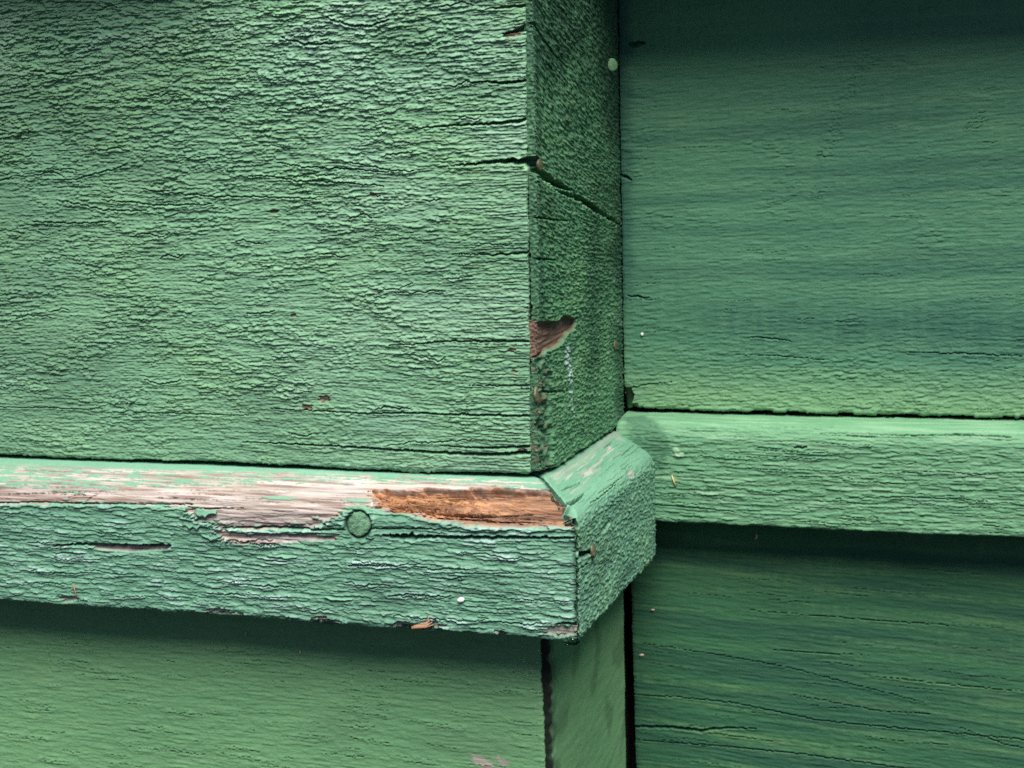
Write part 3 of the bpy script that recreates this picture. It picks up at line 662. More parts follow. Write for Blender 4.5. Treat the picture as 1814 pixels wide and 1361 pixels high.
W_BOT = 5.2
def h_wall(U, V):
    vv = V + 1.0 * pn(U / 110, V / 40, 201) - 0.025 * U
    h = 0.10 * pn(U / 16, vv / 0.75, 202) + 0.07 * pn(U / 7, vv / 0.42, 203) + 0.06 * scales(U, vv, 1.1, 12, 200, 0.7, 0.0) + 0.04 * pn(U / 1.2, V / 0.7, 199) + 0.4 * pn(U / 80, V / 50, 204)
    r = sstep(45, 15, V) + 0.8 * sstep(0.25, 0.6, pn(U / 26, V / 14, 205))
    h += r * (0.16 * scales(U, vv, 1.7, 9, 206, 1.0, 0.0) + 0.14 * scales(U, vv, 0.9, 5, 207, 1.0, 0.0))
    d1, d2, rv, oy = worley((U + 0.7 * pn(U / 1.8, V / 0.9, 280)) / 4.2, (vv + 0.2 * pn(U / 1.5, V / 0.7, 281)) / 0.85, 282)
    h += (0.12 + 0.12 * r) * sstep(0.35, 0.5, rv) * (0.5 + 0.5 * rv - 0.8 * oy) * sstep(0.02, 0.12, d2 - d1)
    C = crack
    # run of small blisters down the board
    d, t = polyline_dist(U + 2.0 * pn(U / 6, V / 4, 208), V, [(97.26,135.15),(90.41,123.98),(85.46,116.19),(84.48,109.20),(81.48,100.22)])
    d1, d2, rv, oy = worley(U / 2.6, V / 1.3, 209)
    bl = sstep(5.0, 1.5, d) * (0.55 + 0.45 * pn(U / 5, V / 5, 210))
    h += bl * (0.45 * rv - 0.6 * sstep(0.14, 0.02, d2 - d1))
    for (x, z), n in zip([(132.26,109.48),(77.46,86.10)], (4, 2)):
        for k in range(n):
            h = C(h, U, V, [(x - 3 + k * 0.6, z + k * 1.6 - 2), (x, z + k * 1.5 - 2.4), (x + 3 + (k * 7 % 5) * 0.9, z + k * 1.7 - 1.9)], 0.3, 0.5, 211 + k + int(x), 0.7, 0.2)
    for pts, w, dp in (([(6.70,48.35),(9.56,47.91),(12.41,47.69),(15.04,47.48)], (0.3, 0.9, 0.2), 2), ([(8.76,142.02),(11.56,142.08),(14.58,142.34)], (1.4, 2.2, 0.4), 4),
                       ([(5.19,93.65),(6.93,92.97),(8.66,91.87)], (1.0, 1.3, 0.6), 2), 
                       ([(5.71,12.25),(14.60,14.36),(23.39,15.16)], (0.7, 0.35, 0.15), 1.2), ([(53.58,32.85),(64.06,31.87),(68.22,31.26)], (0.4, 0.6, 0.3), 1.2),
                       ([(110.86,27.46),(128.54,27.22),(149.70,26.42)], (0.2, 0.4, 0.3), 1.2), ([(47.20,26.21),(66.14,25.56),(84.70,24.08)], (0.2, 0.4, 0.2), 1.0)):
        h = C(h, U, V, pts, w, dp, 230 + int(pts[0][1]), 0.3, 0.15)
    rr = random.Random(21)
    for k in range(40):
        u0 = rr.uniform(4, 150); v0 = rr.choice([rr.uniform(4, 50), rr.uniform(4, 160)]); ln = rr.uniform(4, 18)
        pts = [(u0 + ln * q, v0 + 0.02 * ln * q + rr.uniform(-0.5, 0.5)) for q in (0, 0.4, 0.7, 1)]
        h = C(h, U, V, pts, rr.uniform(0.18, 0.32), rr.uniform(0.2, 0.5), 240 + k, 0.35, 0.1)
    # broken lower left corner of the board
    hole = in_poly(U + 0.8 * pn(U / 2, V / 2, 260), V + 0.8 * pn(U / 2, V / 2, 261), [(0.15,13.69),(6.16,12.70),(8.79,10.11),(7.40,6.58),(11.16,5.34),(12.26,4.26),(-0.04,2.24)])
    h -= 17 * sstep(-0.3, 0.6, hole)
    # flakes hanging off the lower edge
    e = sstep(6, 0.5, V)
    h += e * (0.35 * plates(U, V, 11, 8, 262, 2.0) - 0.3)
    h += sstep(W_BOT + 0.9, W_BOT - 0.3, V) * 0.55 * (plates(U, U * 0, 30, 8, 270, 2.6) + 0.25 * pn(U / 5, U * 0, 271))
    # brushed-on streaks of paler paint, and bluish bands
    vert = fbm(U / 3.2, V / 22, 263, 3); hor = fbm(U / 190, (V - 0.025 * U) / 6.5, 264, 3)
    stain0 = np.exp(-((V - 40 + 0.03 * U + 2 * pn(U / 25, V / 8, 272)) / 9) ** 2) * sstep(-10, 60, U)
    pale = sstep(0.05, 0.55, hor + 0.30 * vert)
    pale = pale * (0.35 + 0.45 * sstep(-0.2, 0.4, pn(U / 45, V / 30, 265)))
    chalk = 0.55 * pale * (0.5 + 0.5 * sstep(-0.4, 0.4, fbm(U / 1.3, V / 9, 268, 2))) * sstep(0.2, -0.6, stain0) + 0.55 * sstep(27 + 3 * pn(U / 40, V * 0, 269), 6, V)  # pale streaks, and paler towards the lower edge
    chalk = chalk + 0.08 * sstep(-0.2, 0.6, fbm(U / 2.6, V / 20, 273, 2)) * sstep(-0.25, 0.4, pn(U / 30, V / 24, 274))
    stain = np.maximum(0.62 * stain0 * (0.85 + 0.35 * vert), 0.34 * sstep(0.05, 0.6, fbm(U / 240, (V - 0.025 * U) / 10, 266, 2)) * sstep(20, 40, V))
    stain = np.maximum(stain, 0.6 * sstep(7, 2, U - 4.5 + 2 * pn(V / 8, V * 0, 267)) * sstep(25, 60, V))  # inner-corner shade painted down the left edge of the board
    stain = np.maximum(stain, sstep(-0.6, 0.4, hole))  # shade inside the broken corner painted in as colour
    return h.astype(np.float32), pack(U, stain=stain, chalk=chalk, brown=0.6 * sstep(-0.2, 0.4, hole))


us = axis_samples(4.2, 300, 0.36, 4.2, 160)
ss = np.concatenate([np.array([-9, -3, 2.8, 3.9]), axis_samples(4.3, 260, 0.33, 4.3, 168)])
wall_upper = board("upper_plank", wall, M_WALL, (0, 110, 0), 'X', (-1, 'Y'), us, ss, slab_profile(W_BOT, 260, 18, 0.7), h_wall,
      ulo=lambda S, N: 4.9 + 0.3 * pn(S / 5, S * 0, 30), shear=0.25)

def h_lwall(U, V):
    vv = V + 0.045 * U + 1.2 * pn(U / 90, V / 30, 301)
    h = 0.11 * pn(U / 18, vv / 0.9, 302) + 0.05 * pn(U / 6, vv / 0.45, 303) + 0.4 * pn(U / 60, V / 40, 304)
    h += 0.10 * scales(U, vv, 2.6, 22, 305, 0.8, -0.1)
    d1, d2, rv, oy = worley((U + 0.7 * pn(U / 1.8, V / 0.9, 390)) / 7.0, (vv + 0.2 * pn(U / 1.5, V / 0.7, 391)) / 0.95, 392)
    h += 0.10 * sstep(0.35, 0.5, rv) * (0.5 + 0.5 * rv - 0.8 * oy) * sstep(0.02, 0.12, d2 - d1)
    C = crack
    for pts, w, dp, lp in (([(3.61,-109.99),(24.04,-109.49),(46.23,-109.96),(78.62,-113.99),(118.16,-114.75),(156.11,-115.27)], (0.5, 0.6, 0.5), 2.5, 0.3),
                           ([(3.41,-123.25),(21.65,-122.12),(32.86,-122.51),(43.97,-120.16),(54.94,-119.65)], (1.2, 2.0, 0.3), 4, 0.4), ([(3.33,-128.62),(37.27,-128.08),(72.22,-128.04),(110.10,-130.04),(122.41,-131.28)], (0.4, 0.6, 0.4), 2.5, 0.2),
                           ([(52.96,-72.63),(84.86,-73.48),(101.45,-73.71),(129.79,-73.80)], (0.3, 0.5, 0.3), 1.5, 0.2), ([(10.76,-88.51),(37.56,-90.71),(67.96,-94.31),(89.13,-98.46),(118.05,-103.83)], (0.3, 0.5, 0.3), 1.5, 0.25),
                           ([(61.54,-87.65),(78.59,-87.76),(97.41,-87.29)], (0.3, 0.6, 0.2), 1.5, 0.2), ([(101.59,-95.30),(130.08,-96.35),(155.77,-97.10)], (0.3, 0.5, 0.3), 1.5, 0.2), ([(67.95,-104.59),(101.67,-108.48),(122.15,-108.06)], (0.2, 0.5, 0.3), 1.5, 0.2),
                           ([(130.28,-112.59),(146.31,-117.67),(156.17,-118.92)], (0.2, 0.5, 0.3), 1.5, 0.2)):
        h = C(h, U, V, pts, tuple(0.7 * q for q in w), dp * 0.6, 310 + int(abs(pts[0][1])), 0.3, lp * 0.7)
    rr = random.Random(33)
    for k in range(36):
        u0 = rr.uniform(4, 145); v0 = rr.uniform(-140, -50); ln = rr.uniform(8, 30)
        pts = [(u0 + ln * q, v0 - 0.045 * ln * q + rr.uniform(-0.3, 0.3)) for q in (0, 0.4, 0.7, 1)]
        h = C(h, U, V, pts, rr.uniform(0.18, 0.36), rr.uniform(0.25, 0.6), 340 + k, 0.3, 0.12)
    vert = fbm(U / 3.0, V / 12, 380, 3); hor = fbm(U / 110, vv / 5.0, 381, 3)
    chalk = 0.20 * sstep(0.05, 0.6, hor + 0.3 * vert)
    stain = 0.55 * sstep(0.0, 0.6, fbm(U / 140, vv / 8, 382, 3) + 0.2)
    return h.astype(np.float32), pack(U, stain=stain, chalk=chalk)

us = axis_samples(5.5, 300, 0.42, 5.5, 162)
ss = axis_samples(-260, -28, 0.38, -150, -30)
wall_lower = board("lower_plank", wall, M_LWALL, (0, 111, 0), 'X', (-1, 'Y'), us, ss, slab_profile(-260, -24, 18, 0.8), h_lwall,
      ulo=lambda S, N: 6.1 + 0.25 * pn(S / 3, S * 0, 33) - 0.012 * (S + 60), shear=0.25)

rail = empty("wall_rail", (80, 102, -37), "pale green rail nailed across the recessed wall, level with the corner trim", "rail")

def h_wtrim(U, V):
    vv = V + 1.0 * pn(U / 60, V / 18, 401) + 0.01 * U
    h = 0.26 * scales(U, vv, 1.5, 16, 402, 0.6, 0.1) + 0.18 * scales(U, vv, 0.8, 8, 403, 0.8, 0.1) + 0.13 * pn(U / 20, vv / 0.8, 404) + 0.08 * pn(U / 3, vv / 0.6, 406) + 0.4 * pn(U / 60, V / 20, 405)
    d1, d2, rv, oy = worley((U + 0.7 * pn(U / 1.8, V / 0.9, 490)) / 5.5, (vv + 0.2 * pn(U / 1.5, V / 0.7, 491)) / 0.95, 492)
    h += 0.22 * sstep(0.35, 0.5, rv) * (0.5 + 0.5 * rv - 0.8 * oy) * sstep(0.02, 0.12, d2 - d1)
    C = crack
    for pts, w, dp in (([(71.76,-5.92),(73.80,-5.86),(75.83,-5.60)], (1.0, 1.4, 0.8), 3), ([(34.32,11.12),(38.20,9.89),(42.89,8.74)], (0.5, 0.8, 0.5), 2), ([(80.13,-0.48),(90.16,-0.21),(109.92,-0.53),(129.22,0.23),(146.27,-0.15)], (0.3, 0.6, 0.9), 1.8),
                       ([(100.95,15.56),(117.03,14.36),(125.26,16.22),(126.80,17.37)], (0.3, 0.6, 0.4), 2), ([(63.65,1.69),(77.96,1.60),(93.93,2.95)], (0.3, 0.5, 0.3), 1.4), ([(140.50,15.95),(148.21,15.83),(153.96,16.46)], (0.4, 0.6, 0.4), 1.5),
                       ([(21.70,-29.31),(34.57,-29.65),(49.36,-30.53)], (0.4, 0.6, 0.3), 1.6), ([(86.36,-24.39),(110.17,-22.62),(139.09,-23.12)], (0.3, 0.4, 0.3), 1.2)):
        h = C(h, U, V, pts, tuple(0.75 * q for q in w), dp * 0.6, 410 + int(pts[0][0]), 0.3, 0.2)
    rr = random.Random(44)
    for k in range(44):
        u0 = rr.uniform(20, 145); v0 = rr.uniform(-35, 4); ln = rr.uniform(5, 26)
        pts = [(u0 + ln * q, v0 + rr.uniform(-0.4, 0.4)) for q in (0, 0.4, 0.7, 1)]
        h = C(h, U, V, pts, rr.uniform(0.18, 0.36), rr.uniform(0.3, 0.7), 440 + k, 0.3, 0.15)
    # dark unweathered patch beside the corner, smears of old filler
    pch = in_poly(U + 0.8 * pn(U / 3, V / 3, 480), V + 0.8 * pn(U / 3, V / 3, 481), [(5.29,7.98),(13.17,10.18),(20.43,1.69),(24.53,-2.82),(26.24,-8.73),(23.63,-12.02),(22.29,-16.36),(19.71,-15.37),(11.19,-3.81)])
    stain = (0.50 + 0.25 * pn(U / 1.6, V / 0.7, 485)) * sstep(-2.2, 1.6, pch + 1.2 * pn(U / 2.4, V / 1.6, 484))
    (fx, fz), = [(28.38,-8.67)]
    fl = sstep(1.1, 0.5, np.hypot((U - fx) / 3.2, (V - fz + 0.4 * (U - fx)) / 1.4) + 0.5 * pn(U / 1.6, V / 1.2, 482))
    chalk = np.maximum(0.8 * fl, 0.28 * sstep(0.3, -0.6, pch) * sstep(0.0, 0.6, fbm(U / 30, vv / 2.2, 483, 3) + 0.12 * sstep(-14, 0, V)))
    h += 0.4 * fl
    return h.astype(np.float32), pack(U, stain=stain, chalk=chalk)

us = axis_samples(4.6, 300, 0.34, 4.6, 160)
smin, smax = WTRIM[0][0], WTRIM[0][-1]
ss = np.concatenate([[smin], np.arange(smin + 3, -37.0, 2.0), np.arange(-36.9, smax - 3, 0.30), [smax - 2, smax]])
rail_board = board("rail_board", rail, M_WTRIM, (0, 110, 0), 'X', (-1, 'Y'), us, ss, WTRIM, h_wtrim, ulo=lambda S, N: 4.9 + 0 * S, shear=0.3)

# ------------------------------------------------------------------ lower corner casing
base = empty("lower_corner_casing", (-90, 2, -250), "lower part of the corner below the trim, smoother green planks with an open dark joint", "corner casing")

def h_low(U, V):
    vv = V + 0.6 * pn(U / 90, V / 20, 501)
    h = 0.07 * pn(U / 14, vv / 0.8, 502) + 0.035 * pn(U / 2.2, vv / 0.6, 503) + 0.4 * pn(U / 60, V / 40, 504)
    h += 0.17 * scales(U, vv, 1.25, 16, 505, 0.4, -0.1) + 0.10 * scales(U, vv, 0.75, 8, 506, 0.6, -0.05)
    d1, d2, rv, oy = worley((U + 0.7 * pn(U / 1.8, V / 0.9, 590)) / 5.0, (vv + 0.2 * pn(U / 1.5, V / 0.7, 591)) / 1.0, 592)
    h += 0.11 * sstep(0.35, 0.5, rv) * (0.5 + 0.5 * rv - 0.8 * oy) * sstep(0.02, 0.12, d2 - d1)
    rr = random.Random(55)
    for k in range(190):
        u0 = rr.uniform(-215, -8); v0 = rr.uniform(-118, -52); ln = rr.uniform(3, 18)
        pts = [(u0 + ln * q, v0 - 0.008 * ln * q + rr.uniform(-0.35, 0.35)) for q in (0, 0.3, 0.6, 1)]
        h = crack(h, U, V, pts, rr.uniform(0.18, 0.34), rr.uniform(0.18, 0.45), 520 + k, 0.4, 0.15)
    for (x0, z0) in [(-113.05,-62.50),(-65.86,-67.16),(-185.20,-71.67)]:
        h = crack(h, U, V, [(x0, z0), (x0 + 0.7, z0 - 5), (x0 + 0.2, z0 - 9)], 0.4, 0.8, 600 + int(-x0), 0.3, 0.1)
    # scuff down to the primer at the lower right
    sc = zeros(U)
    for (x, z), a, b in zip([(-19.87,-99.06),(-12.74,-97.99),(-16.36,-100.68)], (4.2, 3.0, 5.0), (2.4, 1.4, 2.0)):
        q = np.hypot((U - x) / a, (V - z + 0.3 * (U - x)) / b) + 0.6 * pn(U / 2.2, V / 1.4, 610)
        sc = np.maximum(sc, sstep(1.0, 0.6, q))
    stain = 0.22 * sstep(0.1, 0.6, 0.5 * pn(U / 30, V / 9, 611) + 0.6 * np.exp(-((U + 40) / 35) ** 2 - ((V + 93) / 7) ** 2))
    chalk = 0.10 * sstep(0.0, 0.6, pn(U / 40, V / 14, 612))
    return h.astype(np.float32), pack(U, wood=sc * 0.85, stain=stain, chalk=chalk)

us = axis_samples(-340, 2.6, 0.40, -214, 2.6)
ss = axis_samples(-260, -40, 0.36, -122, -48)
low_front = board("front_plank", base, M_LOW, (0, 2, 0), 'X', (-1, 'Y'), us, ss, slab_profile(-260, -36, 18, 0.8), h_low,
      uhi=lambda S, N: 1.6 + 0.35 * pn(S / 1.6, S * 0, 16) + 0.5 * pn(S / 8, S * 0, 17) - 0.016 * (S + 56), shear=0.3)

def h_lside(U, V):
    h = 0.10 * pn(U / 10, V / 3, 701) + 0.06 * pn(U / 3, V / 0.9, 702) + 0.3 * pn(U / 40, V / 20, 703)
    seam = sstep(5.5, 3.8, U)  # dark of the open joint, painted onto the plank's front edge
    rag = sstep(9, 3, U) * sstep(-0.2, 0.5, pn(U / 4, V / 4, 704))
    h -= 1.0 * rag
    stain = np.maximum(0.6 * sstep(12, 3, U + 7 * pn(V / 7, V * 0, 705)), 0.3 * sstep(0.2, 0.6, pn(U / 18, V / 16, 706)))
    chalk = 0.25 * sstep(70, 105, U)  # paler towards the back edge
    return h.astype(np.float32), pack(U, stain=np.maximum(stain, seam), chalk=chalk, brown=0.3 * rag * (1 - seam))

us = np.arange(2.6, 105.8, 0.8)
ss = axis_samples(-260, -40, 0.5, -145, -48)
board("side_plank", base, M_LSIDE, (4.5, 0, 0), 'Y', (1, 'X'), us, ss, slab_profile(-260, -36, 1.3, 0.5), h_lside,
      ulo=lambda S, N: 3.2 + 0.2 * pn(S / 2.5, S * 0, 18), uhi=lambda S, N: 105.2 + 0 * S, ends=(0.3, 0.9, 1.8, 2.8))

# ------------------------------------------------------------------ framing behind the boards
def box(name, x0, x1, y0, y1, z0, z1, mat, parent=None, r=0.6):
    import bmesh
    bm = bmesh.new()
    bmesh.ops.create_cube(bm, size=1.0)
    for v in bm.verts:
        v.co = ((x0 + x1) / 2 + v.co.x * (x1 - x0), (y0 + y1) / 2 + v.co.y * (y1 - y0), (z0 + z1) / 2 + v.co.z * (z1 - z0))
    bmesh.ops.bevel(bm, geom=bm.edges[:], offset=r, segments=2, affect='EDGES')
    bm.verts.ensure_lookup_table()
    vs = [tuple(v.co) for v in bm.verts]; fs = [[v.index for v in f.verts] for f in bm.faces]
    bm.free()
    return link_mesh(name, vs, fs, mat, parent, False)

box("framing_post", -330, 0.6, 21, 140, -250, 248, M_DARK, casing)
box("backing_board", 0.8, 300, 129.5, 140, -255, 255, M_DARK, wall)

# unseen boards overhead: the wall's ledge, and one added for shade
shade_ledge = empty("overhead_shade_ledge", (80, 80, 160), "unseen ledge shading the top of the recessed wall, and a board added to shade the upper left of the front plank", "ledge")
M_SHADE_LEDGE = plain("ledge_green_paint", (0.06, 0.20, 0.09), (0.04, 0.14, 0.07), 0.6, (30, 30, 200))
box("shade_ledge_board", 5.2, 300, 62, 109, 181, 198, M_SHADE_LEDGE, shade_ledge, 2.0)
box("shade_ledge_board", -330, -95, -38, -1.5, 197, 214, M_SHADE_LEDGE, shade_ledge, 2.0)  # unseen board, added to darken the upper left of the front plank

# ------------------------------------------------------------------ nails
def nail(name, parent, c, axis, r, mat, thick=1.0, tilt=(0, 0), dome=0.25):
    """round flat nail head with a short shank, axis = outward direction"""
    a = Vector(axis).normalized(); b = a.orthogonal().normalized(); d = a.cross(b)
    a = (a + b * tilt[0] + d * tilt[1]).normalized(); b = a.orthogonal().normalized(); d = a.cross(b)
    rr = random.Random(int(abs(c[0] * 31 + c[2] * 17)))
    rings = [(0.30, -thick - 0.2), (0.42, -thick), (0.96, -thick), (1.0, -thick * 0.5), (0.97, -0.12), (0.88, 0.0), (0.76, dome * 0.4), (0.62, dome * 0.6), (0.48, dome * 0.8), (0.34, dome * 0.9), (0.2, dome), (0.07, dome)]
    V = []; F = []; n = 26; C0 = Vector(c)
    irr = [1 + rr.uniform(-0.05, 0.05) for _ in range(n)]
    for k, (q, z) in enumerate(rings):
        for i in range(n):
            t = 2 * math.pi * i / n
            V.append(tuple(C0 + (b * math.cos(t) + d * math.sin(t)) * (r * q * irr[i]) + a * (z + rr.uniform(-0.07, 0.07) * (1 + 1.0 * (rr.random() < 0.12)))))
    for k in range(len(rings) - 1):
        for i in range(n):
            F.append((k * n + i, k * n + (i + 1) % n, (k + 1) * n + (i + 1) % n, (k + 1) * n + i))
    F.append(tuple((len(rings) - 1) * n + i for i in range(n)))
    return link_mesh(name, V, F, mat, parent)

def on_trim(u, s):
    return (u, -float(np.interp(s, TRIM[0], TRIM[2])), float(np.interp(s, TRIM[0], TRIM[1])))
(nx, ns), = [(-53.32,-15.75)]
p = on_trim(nx, ns)
nail("nail", front_rail, (p[0], p[1] + 0.2, p[2]), (0, -1, 0.25), 4.1, M_NAIL, 1.0, (0.04, 0.03), 0.35)
for (y, z), r, out, mt in zip([(4.40,97.40),(1.31,24.98),(97.10,30.86)], (2.1, 2.9, 2.1), (0.2, -1.2, 0.6), (M_NAILB, M_NAILB, M_NAILB)):
    nail("nail", side_plank, (4.5 + out, y, z), (1, -0.12, 0), r, mt, 0.9, (0.08, 0.0), 0.2)
(y, z), = [(96.14,133.84)]
nail("nail", side_plank, (6.2, y - 2, z), (0.8, -0.6, 0), 2.4, M_NAILP, 1.0, (0.0, 0.0), 0.3)
(ny, nz), = [(1.88,-24.66)]
nail("nail", side_rail, (19.5 + 0.9, ny, nz), (1, 0, 0), 2.4, M_NAILB, 0.9, (0.15, 0.1), 0.2)

# ------------------------------------------------------------------ lifted flakes of paint
def sheet(name, parent, mat, c, ex, ey, en, w, h, lift, curl, seed, th=0.28):
    """thin ragged sheet of paint, hinged along its upper rim and curling outwards below"""
    rr = random.Random(seed); nu, nv = 9, 5
    c, ex, ey, en = (np.array(q, float) for q in (c, ex, ey, en))
    top = []; jag = [rr.uniform(0.45, 1.2) for _ in range(nu)]; ja = [rr.uniform(-0.12, 0.12) for _ in range(nu)]
    for i in range(nu):
        for j in range(nv):
            a = (i / (nu - 1) - 0.5); b = j / (nv - 1)
            round_ = math.sqrt(max(0.0, 1 - (2 * a) ** 2)) * 0.3 + 0.7
            y = -b * h * jag[i] * round_ + ja[i] * h * (1 - b)
            n = lift * b ** curl * (0.6 + 0.4 * math.cos(a * 3)) - 0.15 * (1 - b) + rr.uniform(-0.04, 0.04)
            top.append(c + ex * (a * w) + ey * y + en * n)
    V = [tuple(p) for p in top] + [tuple(p - en * th) for p in top]
    F = []; o = nu * nv
    for i in range(nu - 1):
        for j in range(nv - 1):
            k = i * nv + j
            F.append((k, k + 1, k + nv + 1, k + nv)); F.append((o + k, o + k + nv, o + k + nv + 1, o + k + 1))
    rim = [i * nv for i in range(nu)] + [(nu - 1) * nv + j for j in range(1, nv)] + [i * nv + nv - 1 for i in range(nu - 2, -1, -1)] + [j for j in range(nv - 2, 0, -1)]
    for a, b in zip(rim, rim[1:] + rim[:1]): F.append((a, b, o + b, o + a))
    return link_mesh(name, V, F, mat, parent, True)

X, Y, Z = (1, 0, 0), (0, 1, 0), (0, 0, 1)
fl = [(-152.87,147.14),(-167.88,144.57),(-178.63,136.21),(-118.72,150.40),(-135.35,139.54),(-179.62,152.74),(-147.50,136.05),(-160.01,139.66),(-101.10,130.20),(-63.10,144.05),(-80.26,138.75),(-86.82,128.82),(-137.62,121.05)]
fw = (9, 7, 8, 8, 6, 10, 7, 5, 6, 9, 7, 5, 7, 5, 6, 6, 7, 6, 6, 6)
for k, ((x, z), w) in enumerate(zip(fl, fw)):
    sheet("paint_flake", front_plank, M_FRONT, (x, -0.35, z + 0.6), X, Z, (0, -1, 0), w, 1.1 + (k % 3) * 0.2, 0.55 + 0.1 * (k % 4), 1.6, 900 + k)
for k, ((u, q), w, h_) in enumerate(zip([(-108.22,-13.62),(-111.56,-17.58),(-106.52,-21.77),(-80.91,-27.57),(-61.29,-40.65)], (8, 11, 7, 11, 10), (2.6, 3.0, 2.4, 1.1, 1.0))):
    p = on_trim(u, q)
    sheet("paint_flake", front_rail, M_TRIM, (p[0], p[1] - 0.35, p[2] + 0.5), X, Z, (0, -1, 0), w, h_, 0.75, 1.5, 950 + k)

# ------------------------------------------------------------------ torn fibres in the orange pit and along the lower edge
M_FIB = plain("torn_wood_fibre", (0.52, 0.26, 0.12), (0.30, 0.14, 0.06), 0.85, (200, 200, 900))
M_FIBP = plain("pale_wood_fibre", (0.55, 0.44, 0.34), (0.36, 0.25, 0.17), 0.85, (200, 200, 900))
def strand(pts, r0, r1, V, F):
    """square-section tapered strand through pts"""
    b = len(V); pts = [Vector(p) for p in pts]; n = len(pts)
    for i, p in enumerate(pts):
        t = (pts[min(i + 1, n - 1)] - pts[max(i - 1, 0)]).normalized(); a = t.orthogonal().normalized(); c = t.cross(a)
        r = r0 + (r1 - r0) * i / (n - 1)
        for q in (a, c, -a, -c): V.append(tuple(p + q * r))
    for i in range(n - 1):
        for k in range(4): F.append((b + i * 4 + k, b + i * 4 + (k + 1) % 4, b + i * 4 + 4 + (k + 1) % 4, b + i * 4 + 4 + k))
    F.append((b, b + 3, b + 2, b + 1)); e = b + (n - 1) * 4; F.append((e, e + 1, e + 2, e + 3))

rr = random.Random(77); V = []; F = []
pit = [(-49.03,-4.36),(11.12,0.03),(13.46,-10.84),(-41.17,-9.45)]
for k in range(46):
    u = rr.uniform(pit[0][0], pit[1][0]) if k % 3 else rr.uniform(pit[0][0], pit[0][0] + 28)
    q = rr.uniform(pit[3][1], pit[0][1]); p = on_trim(u, q); L = rr.uniform(2, 9); a = rr.uniform(-0.25, 0.25)
    z = p[2]; y = p[1] + rr.uniform(0.2, 1.2)
    pts = [(u + L * t, y - rr.uniform(0.2, 0.9) * t * 1.2, z + a * L * t * 0.6 + rr.uniform(-0.12, 0.12)) for t in (0, 0.33, 0.66, 1)]
    strand(pts, rr.uniform(0.12, 0.32), 0.04, V, F)
fib = link_mesh("torn_fibres", V, F, M_FIB, front_rail, False); fib["kind"] = "stuff"
(u, q), (u2, q2) = [(-51.11,-2.31),(-49.48,-9.82)]
p, p2 = on_trim(u, q), on_trim(u2, q2)
V = []; F = []; strand([(p[0] - 1, p[1] - 0.1, p[2] + 0.3), (p[0] - 0.4, p[1] - 0.7, (p[2] + p2[2]) / 2), (p2[0] + 0.6, p2[1] - 0.6, p2[2])], 0.55, 0.35, V, F)
link_mesh("splinter", V, F, M_FIBP, front_rail, False)
(u, q), = [(-29.16,-46.87)]
p = on_trim(u, q); zb = -48.2
for k in range(5):
    V = []; F = []
    strand([(p[0] - 7 + k * 0.8, p[1] + 0.3, zb + 0.4 * k - 0.6), (p[0] - 2 + 0.3 * k, p[1] - 0.3, zb + 0.5 * k), (p[0] + 0.8 - 0.5 * k, p[1] - 0.7, zb + 1.0 + 0.8 * k)], 0.5, 0.15, V, F)
    link_mesh("splinter", V, F, M_FIBP if k % 2 else M_FIB, front_rail, False)

# ------------------------------------------------------------------ small things caught on the boards
M_NEEDLE = plain("dry_red_needle", (0.38, 0.13, 0.08), (0.25, 0.08, 0.05), 0.6)
M_STRAW = plain("dry_straw", (0.62, 0.50, 0.20), (0.45, 0.33, 0.12), 0.6)
M_HUSK = plain("seed_husk", (0.45, 0.40, 0.20), (0.28, 0.22, 0.10), 0.7)
M_FLECK = plain("pink_fleck", (0.62, 0.46, 0.40), (0.45, 0.30, 0.25), 0.8)
M_WHITE = plain("chalky_white", (0.80, 0.80, 0.78), (0.66, 0.66, 0.64), 0.9, (1200, 1200, 1200))

def pellet(name, mat, c, ex, en, a, b, h, seed, label, cat, group=None, bend=0.0):
    """small lumpy body lying on a surface, long axis ex, standing off along en"""
    rr = random.Random(seed); ex = Vector(ex).normalized(); en = Vector(en).normalized(); ey = en.cross(ex).normalized(); ex = ey.cross(en)
    V = []; F = []; n, m = 12, 7
    for j in range(m):
        ph = math.pi * j / (m - 1)
        for i in range(n):
            t = 2 * math.pi * i / n; k = 1 + rr.uniform(-0.14, 0.14)
            xx = -math.cos(ph) * a; yy = math.sin(ph) * math.cos(t) * b * k; zz = (math.sin(ph) * math.sin(t) * k * 0.5 + 0.35) * h
            V.append(tuple(Vector(c) + ex * xx + ey * (yy + bend * (xx / a) ** 2) + en * zz))
    for j in range(m - 1):
        for i in range(n): F.append((j * n + i, (j + 1) * n + i, (j + 1) * n + (i + 1) % n, j * n + (i + 1) % n))
    return tag(link_mesh(name, V, F, mat), label, cat, group)

def thread(name, mat, pts, r0, r1, label, cat):
    V = []; F = []; strand(pts, r0, r1, V, F)
    return tag(link_mesh(name, V, F, mat, None, True), label, cat)

(u, q), (u2, q2), (u3, q3) = [(-160.42,-41.41),(-159.49,-44.15),(-158.57,-47.10)]
thread("pine_needle", M_NEEDLE, [(u, -16.0, on_trim(u, q)[2]), (u2, -16.6, on_trim(u2, q2)[2]), (u3, -16.2, on_trim(u3, q3)[2])], 0.22, 0.12, "thin reddish needle stuck near the lower left edge of the front trim", "needle")
w = [(26.36,-17.72),(26.98,-19.63),(27.81,-21.75)]
thread("straw_bit", M_STRAW, [(a, 94.2, b) for a, b in w], 0.25, 0.4, "tiny yellow straw stuck to the wall rail beside the corner trim", "straw")
(u, q), = [(-18.76,-38.46)]
pellet("white_speck", M_WHITE, (u, -15.5, on_trim(u, q)[2]), (1, 0, 0.35), (0, -1, 0), 1.3, 0.8, 1.0, 3, "bright white speck on the ridged green face of the front trim", "speck")
(x, z), = [(55.45,-43.56)]
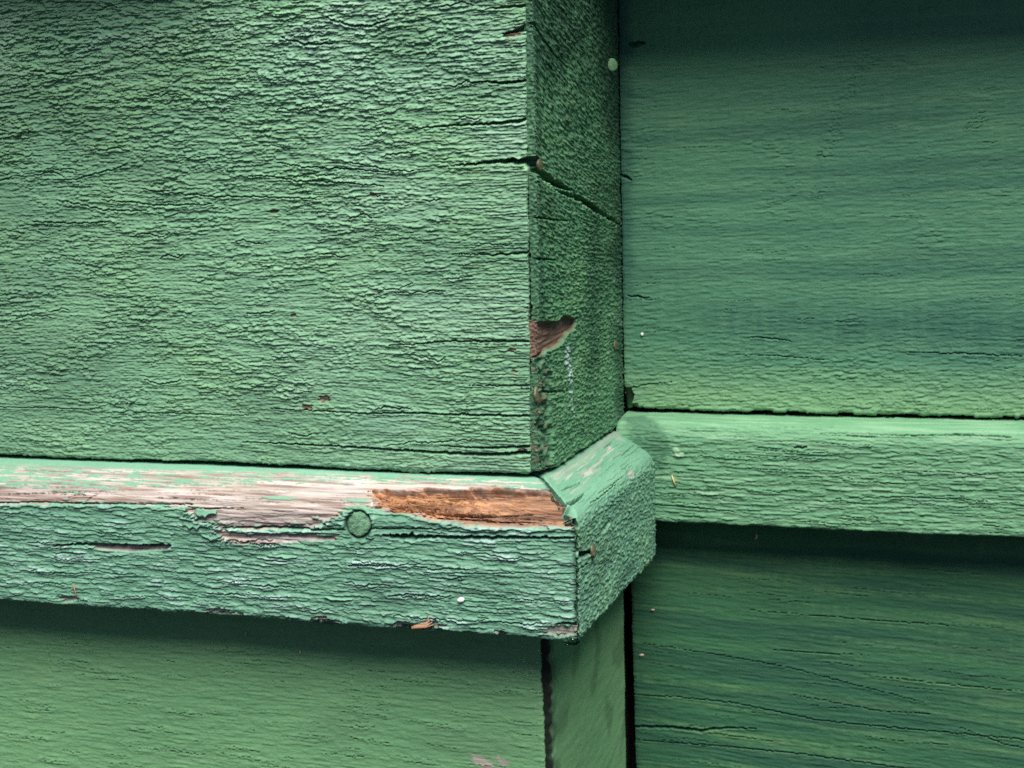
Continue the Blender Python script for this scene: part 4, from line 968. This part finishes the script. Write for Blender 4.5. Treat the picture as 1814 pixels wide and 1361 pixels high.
pellet("seed_husk", M_HUSK, (x, 110.6, z), (0.3, 0, 1), (0, -1, 0), 1.3, 0.5, 0.8, 4, "curled pale husk in the dark shadow under the wall rail", "husk", None, 0.7)
for k, ((x, z), a, lab) in enumerate(zip([(14.78,-74.57),(10.01,-93.14)], (0.8, 1.0), ("upper of two pinkish flecks on the dark plank right of the lower joint", "lower of two pinkish flecks on the dark plank right of the lower joint"))):
    pellet("paint_fleck", M_FLECK, (x, 110.7, z), (1, 0, 0.1), (0, -1, 0), a, a * 0.55, 0.6, 5 + k, lab, "fleck", "pale flecks on the planks")
for k, ((x, z), a, lab) in enumerate(zip([(-104.42,-60.30),(-84.06,-65.50)], (1.1, 0.7), ("pale yellow fleck in the shadow just below the front trim", "small pale fleck on the smooth lower plank, right of the yellow one"))):
    pellet("paint_fleck", M_HUSK if k == 0 else M_FLECK, (x, 1.6, z), (0.1, 0, 1), (0, -1, 0), a, a * 0.4, 0.6, 9 + k, lab, "fleck", "pale flecks on the planks")
(x, z), = [(12.22,33.67)]
pellet("paint_fleck", M_WHITE, (x, 109.6, z), (0.2, 0, 1), (0, -1, 0), 0.7, 0.6, 0.6, 14, "white fleck on the recessed wall beside the side plank", "fleck", "pale flecks on the planks")

# bead of water under the corner of the trim
mw, nt, b = nodes_of("water_bead")
b.inputs['Base Color'].default_value = (0.80, 0.92, 0.84, 1); b.inputs['Roughness'].default_value = 0.03
b.inputs['IOR'].default_value = 1.33; b.inputs['Transmission Weight'].default_value = 1.0
V = []; F = []; n, m = 24, 14; cx, cy, cz = 16.6, -13.2, -49.2
for j in range(m):
    t = j / (m - 1); ph = math.pi * t; r = 2.3 * math.sin(ph) ** 0.8 * (1.0 - 0.1 * t)
    for i in range(n):
        a = 2 * math.pi * i / n
        V.append((cx + r * 1.25 * math.cos(a), cy + r * math.sin(a), cz + 0.9 - 3.3 * (0.5 - 0.5 * math.cos(ph))))
for j in range(m - 1):
    for i in range(n): F.append((j * n + i, (j + 1) * n + i, (j + 1) * n + (i + 1) % n, j * n + (i + 1) % n))
tag(link_mesh("water_drop", V, F, mw), "clear drop hanging under the outer corner of the trim", "drop")
